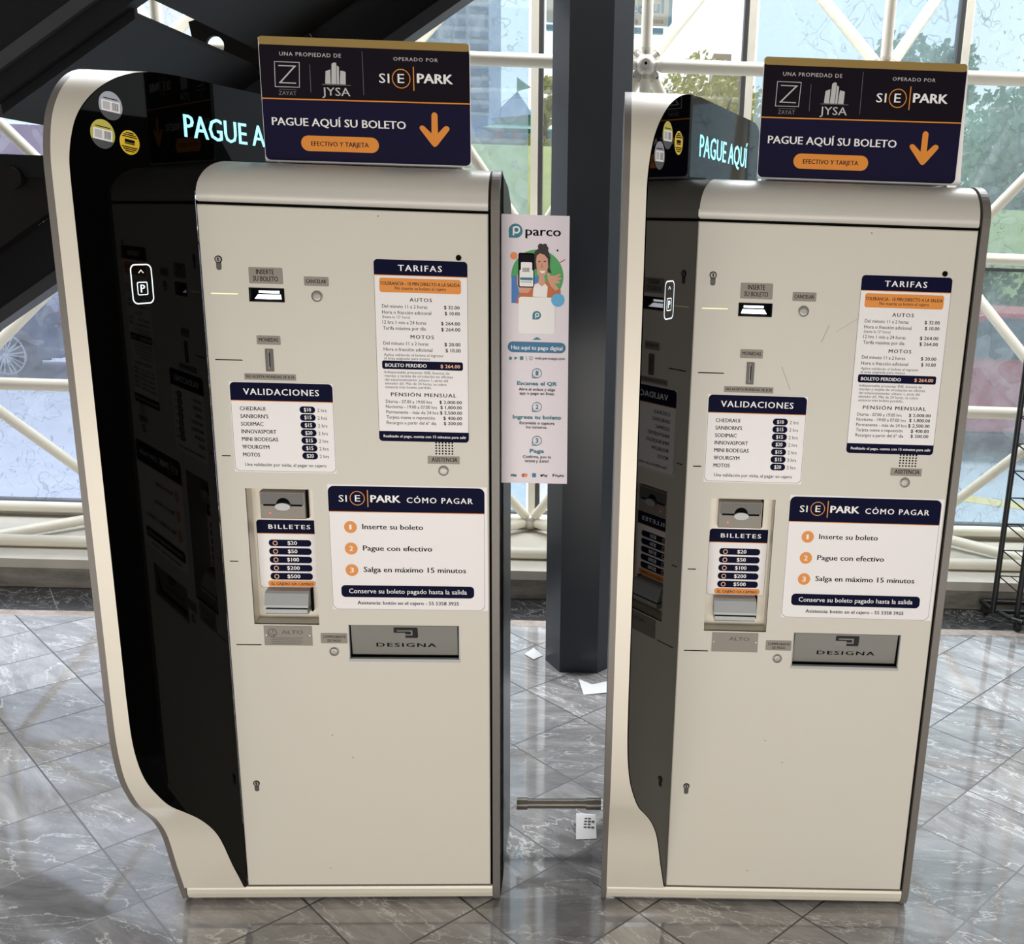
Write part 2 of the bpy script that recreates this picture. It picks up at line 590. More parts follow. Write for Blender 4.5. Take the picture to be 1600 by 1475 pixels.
def rrect(x0, y0, x1, y1, r, n=6, corners=(1, 1, 1, 1)):
    """corners: lower left, lower right, upper right, upper left"""
    r = min(r, (x1 - x0) / 2, (y1 - y0) / 2)
    if r <= 1e-5:
        return [(x0, y0), (x1, y0), (x1, y1), (x0, y1)]
    out = []
    for k, (cx, cy, a) in enumerate(((x0 + r, y0 + r, 180), (x1 - r, y0 + r, 270), (x1 - r, y1 - r, 0), (x0 + r, y1 - r, 90))):
        if not corners[k]:
            out.append(((x0, y0), (x1, y0), (x1, y1), (x0, y1))[k])
            continue
        for i in range(n + 1):
            t = R(a + 90.0 * i / n)
            out.append((cx + r * math.cos(t), cy + r * math.sin(t)))
    return out


# ---------------------------------------------------------------- lettering
GLYPHS = {}


def glyphs(text, weight, spacing):
    key = (text, weight, spacing)
    if key not in GLYPHS:
        cu = bpy.data.curves.new('type', 'FONT')
        cu.body = text
        cu.size = 1.0
        cu.resolution_u = 2
        cu.space_character = spacing
        ob = bpy.data.objects.new('type', cu)
        col.objects.link(ob)
        me = ob.to_mesh()
        vs_ = [tuple(v.co) for v in me.vertices]
        fs = [tuple(p.vertices) for p in me.polygons]
        ob.to_mesh_clear()
        bpy.data.objects.remove(ob)
        bpy.data.curves.remove(cu)
        if True:                # the strokes repeated a hair apart give the weight
            dd = ((-0.006, 0), (0.006, 0)) if weight == 0 else ((-0.020, 0), (0.020, 0)) if weight == 1 else ((-0.034, 0), (0, 0.016), (0, -0.016), (0.034, 0))
            k = len(vs_)
            base_v, base_f = vs_, fs
            vs_, fs = [], []
            for j, (dx, dy) in enumerate(dd):
                vs_ += [(p[0] + dx, p[1] + dy, 1.2e-5 * j) for p in base_v]
                fs += [tuple(i + j * k for i in f) for f in base_f]
        GLYPHS[key] = (vs_, fs)
    return GLYPHS[key]


def cap_height(weight):
    v, _ = glyphs('H', weight, 1.0)
    return max(p[1] for p in v) - min(p[1] for p in v), min(p[1] for p in v)


def put_text(mb, s, u0, u1, vb, cap, m, weight, spacing, w, T=None):
    v, f = glyphs(s, weight, spacing)
    ch, lo = cap_height(weight)
    x0, x1 = min(p[0] for p in v), max(p[0] for p in v)
    sx, sy = (u1 - u0) / (x1 - x0), cap / ch
    mb.add([(u0 + (p[0] - x0) * sx, vb + (p[1] - lo) * sy, w + p[2]) for p in v], f, m)


def put(mb, items, ou, ov, w, step=3.0e-5):
    """Prints a layout on the plane w of mb."""
    z = w
    for it in items:
        k = it[0]
        if k != 't':
            z += step
        if k == 't':
            put_text(mb, it[1], ou + it[2], ou + it[3], ov + it[4], it[5], it[6], it[7], it[8], z + step)
        elif k == 'r':
            mb.flat(rrect(ou + it[1], ov + it[2], ou + it[3], ov + it[4], it[5]), z, it[6])
        elif k == 'c':
            if it[4] > 0:
                mb.ring(ou + it[1], ov + it[2], it[3], it[4], z, it[5])
            else:
                mb.flat(circle(ou + it[1], ov + it[2], it[3]), z, it[5])
        elif k == 'p':
            mb.flat([(ou + x, ov + y) for x, y in it[1]], z, it[2])
    return z


# ---------------------------------------------------------------- object helpers
def tag(o, label=None, cat=None, group=None, kind=None):
    if label:
        o['label'] = label
    if cat:
        o['category'] = cat
    if group:
        o['group'] = group
    if kind:
        o['kind'] = kind
    return o


def thing(name, label, cat, loc=(0, 0, 0), rz=0.0, group=None):
    o = bpy.data.objects.new(name, None)
    o.empty_display_size = 0.1
    o.location = loc
    o.rotation_euler = (0, 0, rz)
    col.objects.link(o)
    return tag(o, label, cat, group)


def copy_tree(o, parent=None):
    c = o.copy()
    col.objects.link(c)
    if parent:
        c.parent = parent
    for ch in [x for x in list(bpy.data.objects) if x.parent == o]:
        copy_tree(ch, c)
    return c


# layouts: t text,u0,u1,baseline,cap,colour,weight,spacing | r rounded rectangle | c disc or ring | p polygon
TARIFF = [
  ('t', 'TARIFAS', 0.0472, 0.1334, 0.345, 0.0116, 'white', 1, 1.25),
  ('r', 0.01, 0.3027, 0.1704, 0.3308, 0.0047, 'orange'),
  ('t', 'TOLERANCIA - 10 MIN DIRECTO A LA SALIDA', 0.0112, 0.1684, 0.3169, 0.0066, 'navy', 1, 1),
  ('t', 'No inserte su boleto al cajero', 0.04, 0.1407, 0.3084, 0.0063, 'navy', 0, 1),
  ('t', 'AUTOS', 0.0685, 0.1127, 0.2856, 0.0071, 'ink', 1, 1.25),
  ('t', 'Del minuto 11 a 2 horas', 0.0138, 0.1033, 0.2722, 0.0067, 'ink', 0, 1),
  ('t', '$ 32.00', 0.1362, 0.1672, 0.2726, 0.0067, 'ink', 1, 1),
  ('t', 'Hora o fracción adicional', 0.0138, 0.1107, 0.2603, 0.0067, 'ink', 0, 1),
  ('t', '$ 10.00', 0.1376, 0.1678, 0.2607, 0.0067, 'ink', 1, 1),
  ('t', '(hasta la 12ª hora)', 0.0139, 0.0685, 0.2518, 0.0052, 'grey', 0, 1),
  ('t', '12 hrs 1 min a 24 horas', 0.014, 0.1004, 0.2405, 0.0068, 'ink', 0, 1),
  ('t', '$ 264.00', 0.1298, 0.168, 0.2407, 0.0068, 'ink', 1, 1),
  ('t', 'Tarifa máxima por día', 0.0144, 0.0993, 0.2289, 0.0068, 'ink', 0, 1),
  ('t', '$ 264.00', 0.13, 0.1683, 0.2287, 0.0068, 'ink', 1, 1),
  ('t', 'MOTOS', 0.0687, 0.1153, 0.2121, 0.0072, 'ink', 1, 1.25),
  ('t', 'Del minuto 11 a 2 horas', 0.0147, 0.1039, 0.1986, 0.0068, 'ink', 0, 1),
  ('t', '$ 20.00', 0.1363, 0.1683, 0.1987, 0.0069, 'ink', 1, 1),
  ('t', 'Hora o fracción adicional', 0.0147, 0.1117, 0.1864, 0.0069, 'ink', 0, 1),
  ('t', '$ 10.00', 0.1381, 0.1686, 0.1866, 0.0069, 'ink', 1, 1),
  ('t', 'Aplica validando el boleto al ingresar', 0.0148, 0.134, 0.1762, 0.0053, 'grey', 0, 1),
  ('t', 'al área asignada para motos', 0.015, 0.1066, 0.1691, 0.0053, 'grey', 0, 1),
  ('r', 0.0106, 0.1496, 0.1728, 0.1667, 0.004, 'navy'),
  ('t', 'BOLETO PERDIDO', 0.0169, 0.0999, 0.1542, 0.0069, 'white', 1, 1),
  ('t', '$ 264.00', 0.1276, 0.1671, 0.1543, 0.0069, 'peach', 1, 1),
  ('t', 'Indispensable presentar INE, licencia de', 0.0149, 0.1451, 0.1409, 0.0053, 'grey', 0, 1),
  ('t', 'manejo y tarjeta de circulación en oficinas', 0.0151, 0.1523, 0.1335, 0.0053, 'grey', 0, 1),
  ('t', 'del estacionamiento: sótano 1, atrás del', 0.0152, 0.1421, 0.1256, 0.0053, 'grey', 0, 1),
  ('t', 'elevador #3. Más de 24 horas, se cobra', 0.0154, 0.1391, 0.1179, 0.0053, 'grey', 0, 1),
  ('t', 'estancia más boleto perdido.', 0.0156, 0.1091, 0.1104, 0.0053, 'grey', 0, 1),
  ('t', 'PENSIÓN MENSUAL', 0.0264, 0.1587, 0.0942, 0.0074, 'ink', 1, 1.2),
  ('t', 'Diurna - 07:00 a 19:00 hrs', 0.0159, 0.109, 0.08, 0.0066, 'ink', 0, 1),
  ('t', '$ 2,000.00', 0.124, 0.1699, 0.0806, 0.0066, 'ink', 1, 1),
  ('t', 'Nocturna - 19:00 a 07:00 hrs', 0.0156, 0.1189, 0.0693, 0.0067, 'ink', 0, 1),
  ('t', '$ 1,800.00', 0.1258, 0.1698, 0.0698, 0.0067, 'ink', 1, 1),
  ('t', 'Permanente - más de 24 hrs', 0.016, 0.1216, 0.0581, 0.0067, 'ink', 0, 1),
  ('t', '$ 2,500.00', 0.1248, 0.1701, 0.0585, 0.0067, 'ink', 1, 1),
  ('t', 'Tarjeta nueva o reposición', 0.0161, 0.1145, 0.0472, 0.0067, 'ink', 0, 1),
  ('t', '$ 400.00', 0.1316, 0.17, 0.0473, 0.0067, 'ink', 1, 1),
  ('t', 'Recargos a partir del 6º día', 0.0162, 0.1171, 0.0359, 0.0067, 'ink', 0, 1),
  ('t', '$ 200.00', 0.1322, 0.1699, 0.0364, 0.0067, 'ink', 1, 1),
  ('t', 'Realizado el pago, cuenta con 15 minutos para salir', 0.0092, 0.1782, 0.0081, 0.0055, 'white', 1, 1),
]
VALID = [
  ('t', 'VALIDACIONES', 0.026, 0.177, 0.1595, 0.0127, 'white', 1, 1.15),
  ('t', 'CHEDRAUI', 0.0171, 0.0678, 0.127, 0.0078, 'ink', 1, 1),
  ('r', 0.1363, 0.1239, 0.1676, 0.1379, 0.0068, 'navy'),
  ('t', '$10', 0.145, 0.1594, 0.1274, 0.0075, 'white', 1, 1),
  ('t', '2 hrs', 0.1718, 0.1903, 0.1268, 0.0071, 'grey', 0, 1),
  ('t', "SANBORN'S", 0.0172, 0.0732, 0.1112, 0.0079, 'ink', 1, 1),
  ('r', 0.1364, 0.1079, 0.1678, 0.122, 0.0068, 'navy'),
  ('t', '$15', 0.1451, 0.1596, 0.1115, 0.0075, 'white', 1, 1),
  ('t', '2 hrs', 0.1719, 0.1904, 0.1109, 0.0071, 'grey', 0, 1),
  ('t', 'SODIMAC', 0.0173, 0.0626, 0.0952, 0.0079, 'ink', 1, 1),
  ('r', 0.1366, 0.0919, 0.168, 0.1061, 0.0068, 'navy'),
  ('t', '$15', 0.1453, 0.1598, 0.0955, 0.0075, 'white', 1, 1),
  ('t', '2 hrs', 0.172, 0.1906, 0.0949, 0.0071, 'grey', 0, 1),
  ('t', 'INNOVASPORT', 0.0173, 0.0874, 0.0794, 0.0079, 'ink', 1, 1),
  ('r', 0.1367, 0.0758, 0.1682, 0.0901, 0.0069, 'navy'),
  ('t', '$20', 0.1454, 0.16, 0.0794, 0.0075, 'white', 1, 1),
  ('t', '2 hrs', 0.1721, 0.1907, 0.0788, 0.0071, 'grey', 0, 1),
  ('t', 'MINI BODEGAS', 0.0174, 0.0901, 0.0634, 0.008, 'ink', 1, 1),
  ('r', 0.1369, 0.0597, 0.1684, 0.074, 0.0069, 'navy'),
  ('t', '$15', 0.1456, 0.1601, 0.0633, 0.0076, 'white', 1, 1),
  ('t', '2 hrs', 0.1723, 0.1909, 0.0626, 0.0072, 'grey', 0, 1),
  ('t', '9FOURGYM', 0.0174, 0.0714, 0.047, 0.008, 'ink', 1, 1),
  ('r', 0.137, 0.0435, 0.1686, 0.0578, 0.0069, 'navy'),
  ('t', '$15', 0.1458, 0.1603, 0.0471, 0.0076, 'white', 1, 1),
  ('t', '2 hrs', 0.1724, 0.1911, 0.0464, 0.0072, 'grey', 0, 1),
  ('t', 'MOTOS', 0.0175, 0.0518, 0.0306, 0.008, 'ink', 1, 1),
  ('r', 0.1372, 0.0272, 0.1688, 0.0416, 0.0069, 'navy'),
  ('t', '$20', 0.1459, 0.1605, 0.0308, 0.0076, 'white', 1, 1),
  ('t', '2 hrs', 0.1725, 0.1912, 0.0302, 0.0072, 'grey', 0, 1),
  ('t', 'Una validación por visita, al pagar en cajero', 0.0203, 0.1847, 0.0106, 0.0068, 'ink', 0, 1),
]
HOWTO = [
  ('t', 'SI', 0.0218, 0.0385, 0.2409, 0.0143, 'white', 0, 1.1),
  ('c', 0.0601, 0.2489, 0.0155, 0.014, 'orange'),
  ('t', 'E', 0.0552, 0.0661, 0.2419, 0.0139, 'white', 0, 1),
  ('r', 0.0807, 0.23, 0.0826, 0.2668, 0.0, 'orange'),
  ('t', 'PARK', 0.087, 0.1497, 0.2408, 0.0156, 'white', 2, 1),
  ('t', 'CÓMO PAGAR', 0.1622, 0.3001, 0.2408, 0.0119, 'white', 1, 1.2),
  ('c', 0.0437, 0.1856, 0.0133, 0.0, 'orange'),
  ('t', '1', 0.0411, 0.0458, 0.1802, 0.0108, 'white', 1, 1),
  ('t', 'Inserte su boleto', 0.0681, 0.1954, 0.1816, 0.0112, 'ink', 1, 1),
  ('c', 0.0434, 0.1378, 0.0134, 0.0, 'orange'),
  ('t', '2', 0.0393, 0.0475, 0.1323, 0.0109, 'white', 1, 1),
  ('t', 'Pague con efectivo', 0.068, 0.2134, 0.1338, 0.0114, 'ink', 1, 1),
  ('c', 0.0431, 0.0894, 0.0134, 0.0, 'orange'),
  ('t', '3', 0.039, 0.0473, 0.0839, 0.011, 'white', 1, 1),
  ('t', 'Salga en máximo 15 minutos', 0.0678, 0.2845, 0.0858, 0.0115, 'ink', 1, 1),
  ('r', 0.019, 0.0281, 0.3014, 0.0553, 0.0088, 'navy'),
  ('t', 'Conserve su boleto pagado hasta la salida', 0.0351, 0.2856, 0.0372, 0.0103, 'white', 0, 1),
  ('t', 'Asistencia: botón en el cajero - 55 5358 3925', 0.0521, 0.2684, 0.0116, 0.0078, 'ink', 1, 1),
]
BILLS = [
  ('t', 'BILLETES', 0.0249, 0.1134, 0.134, 0.0093, 'white', 1, 1.25),
  ('r', 0.0237, 0.0946, 0.1134, 0.1095, 0.0067, 'navy'),
  ('c', 0.0372, 0.1015, 0.0052, 0.0036, 'peach'),
  ('t', '$20', 0.0631, 0.0834, 0.0983, 0.0081, 'white', 1, 1),
  ('r', 0.0236, 0.0757, 0.1134, 0.0907, 0.0068, 'navy'),
  ('c', 0.037, 0.0827, 0.0052, 0.0036, 'peach'),
  ('t', '$50', 0.0629, 0.0832, 0.0794, 0.0081, 'white', 1, 1),
  ('r', 0.0235, 0.0567, 0.1134, 0.0718, 0.0068, 'navy'),
  ('c', 0.0368, 0.0638, 0.0052, 0.0036, 'peach'),
  ('t', '$100', 0.0603, 0.0858, 0.0605, 0.0082, 'white', 1, 1),
  ('r', 0.0233, 0.0377, 0.1133, 0.0527, 0.0068, 'navy'),
  ('c', 0.0366, 0.0447, 0.0052, 0.0036, 'peach'),
  ('t', '$200', 0.0592, 0.0864, 0.0414, 0.0082, 'white', 1, 1),
  ('r', 0.0232, 0.0185, 0.1133, 0.0337, 0.0068, 'navy'),
  ('c', 0.0365, 0.0256, 0.0052, 0.0036, 'peach'),
  ('t', '$500', 0.059, 0.0866, 0.0223, 0.0082, 'white', 1, 1),
  ('r', 0.0174, 0.0027, 0.1185, 0.0162, 0.006, 'orange'),
  ('t', 'EL CAJERO DA CAMBIO', 0.0244, 0.1127, 0.006, 0.0057, 'navy', 1, 1),
]
PL_INSERTE = [
  ('t', 'INSERTE', 0.1056, 0.14, 1.4472, 0.0093, 'ink', 1, 1),
  ('t', 'SU BOLETO', 0.099, 0.1473, 1.4339, 0.0093, 'ink', 1, 1),
]
PL_CANCELAR = [
  ('t', 'CANCELAR', 0.2007, 0.2403, 1.433, 0.007, 'ink', 1, 1),
]
PL_MONEDAS = [
  ('t', 'MONEDAS', 0.1029, 0.1409, 1.3153, 0.0072, 'ink', 1, 1),
]
PL_NOACEPTA = [
  ('t', 'NO ACEPTA MONEDAS DE $ 20', 0.0734, 0.1681, 1.2419, 0.0053, 'ink', 1, 1),
]
PL_ASISTENCIA = [
  ('t', 'ASISTENCIA', 0.4399, 0.4931, 1.0756, 0.0086, 'ink', 1, 1),
]
PL_COMPROBANTE = [
  ('t', 'COMPROBANTE', 0.1992, 0.2478, 0.6771, 0.0057, 'ink', 1, 1),
  ('t', 'DE PAGO', 0.2089, 0.2378, 0.6683, 0.0057, 'ink', 1, 1),
]
PL_ALTO = [
  ('c', 0.0923, 0.688, 0.01, 0.0076, 'steel'),
  ('p', [(0.0928, 0.6976), (0.0956, 0.6902), (0.0923, 0.6888)], 'steel'),
  ('p', [(0.0842, 0.6857), (0.0906, 0.6875), (0.0905, 0.6849)], 'steel'),
  ('p', [(0.0938, 0.6867), (0.0983, 0.6823), (0.0925, 0.6788)], 'steel'),
  ('t', 'ALTO', 0.1117, 0.1576, 0.6856, 0.0083, 'steel', 2, 1.0),
  ('r', 0.0891, 0.6752, 0.1571, 0.6765, 0.0, 'steel'),
  ('r', 0.0889, 0.6707, 0.1521, 0.672, 0.0, 'steel'),
  ('r', 0.0886, 0.6664, 0.1567, 0.6677, 0.0, 'steel'),
  ('r', 0.0884, 0.6619, 0.1516, 0.6632, 0.0, 'steel'),
]
PL_DESIGNA = [
  ('r', 0.3498, 0.6757, 0.402, 0.7013, 0.0032, 'gm'),
  ('r', 0.3496, 0.6756, 0.3747, 0.688, 0.0, 'steel2'),
  ('r', 0.3568, 0.6916, 0.3903, 0.6943, 0.0, 'steel2'),
  ('r', 0.387, 0.6821, 0.3902, 0.6944, 0.0, 'steel2'),
  ('r', 0.3626, 0.6819, 0.3901, 0.6846, 0.0, 'steel2'),
  ('t', 'DESIGNA', 0.3111, 0.4411, 0.6531, 0.0093, 'ink', 1, 1.2),
]
HEADER = [
  ('r', 0.0007, 0.2161, 0.405, 0.231, 0.0058, 'gold'),
  ('t', 'UNA PROPIEDAD DE', 0.0391, 0.1574, 0.1968, 0.007, 'silver', 0, 1.15),
  ('p', [(0.0284, 0.1862), (0.0771, 0.1861), (0.075, 0.1395), (0.0272, 0.1392)], 'silver'),
  ('p', [(0.0296, 0.185), (0.0758, 0.1848), (0.0738, 0.1407), (0.0286, 0.1404)], 'plum'),
  ('p', [(0.036, 0.1795), (0.07, 0.1794), (0.0699, 0.1776), (0.0359, 0.1777)], 'silver'),
  ('p', [(0.0661, 0.1786), (0.07, 0.1788), (0.0393, 0.1473), (0.0354, 0.1472)], 'silver'),
  ('p', [(0.0355, 0.1484), (0.0684, 0.1482), (0.0683, 0.1463), (0.0354, 0.1465)], 'silver'),
  ('t', 'ZAYAT', 0.0338, 0.0678, 0.1249, 0.0074, 'dim', 0, 1.05),
  ('r', 0.0347, 0.1352, 0.0684, 0.1358, 0.0, 'dim'),
  ('r', 0.0959, 0.1317, 0.0966, 0.1824, 0.0, 'dim'),
  ('p', [(0.1246, 0.1483), (0.1263, 0.1713), (0.1355, 0.1748), (0.135, 0.1481)], 'silver'),
  ('p', [(0.1363, 0.1481), (0.1385, 0.1849), (0.1425, 0.1878), (0.1476, 0.1871), (0.146, 0.1482)], 'silver'),
  ('p', [(0.147, 0.1482), (0.1484, 0.1823), (0.1525, 0.18), (0.1515, 0.1481)], 'silver'),
  ('p', [(0.1528, 0.1482), (0.1548, 0.1734), (0.1631, 0.1719), (0.165, 0.1708), (0.1641, 0.148)], 'silver'),
  ('r', 0.118, 0.1463, 0.1739, 0.1473, 0.0, 'dim'),
  ('t', 'JYSA', 0.1178, 0.1724, 0.1269, 0.0148, 'silver', 0, 1.02),
  ('r', 0.198, 0.1295, 0.1987, 0.2093, 0.0, 'dim'),
  ('t', 'OPERADO POR', 0.2582, 0.3443, 0.1953, 0.0064, 'silver', 0, 1.2),
  ('t', 'SI', 0.2293, 0.2492, 0.1538, 0.0169, 'white', 0, 1.1),
  ('c', 0.2722, 0.1625, 0.018, 0.0163, 'orange'),
  ('t', 'E', 0.2652, 0.2782, 0.1546, 0.0166, 'white', 0, 1),
  ('r', 0.2954, 0.1412, 0.2974, 0.1853, 0.0, 'orange'),
  ('t', 'PARK', 0.3027, 0.3732, 0.1555, 0.0176, 'white', 2, 1),
  ('t', 'PAGUE AQUÍ SU BOLETO', 0.0172, 0.2788, 0.0687, 0.0145, 'white', 1, 1),
  ('r', 0.0719, 0.0219, 0.2244, 0.0511, 0.0145, 'orange'),
  ('t', 'EFECTIVO Y TARJETA', 0.0914, 0.2044, 0.0319, 0.0086, 'navy', 1, 1),
  ('p', [(0.3295, 0.0973), (0.3316, 0.1011), (0.3349, 0.1025), (0.3388, 0.1014), (0.3414, 0.0977), (0.3415, 0.063), (0.3536, 0.0755), (0.3583, 0.0776), (0.3629, 0.0759), (0.3648, 0.0722), (0.3635, 0.0689), (0.3411, 0.0414), (0.3377, 0.0381), (0.3351, 0.0371), (0.3324, 0.0379), (0.3291, 0.041), (0.3071, 0.0687), (0.3052, 0.0718), (0.3066, 0.0756), (0.3106, 0.077), (0.3146, 0.0759), (0.3289, 0.0626)], 'orange'),
]
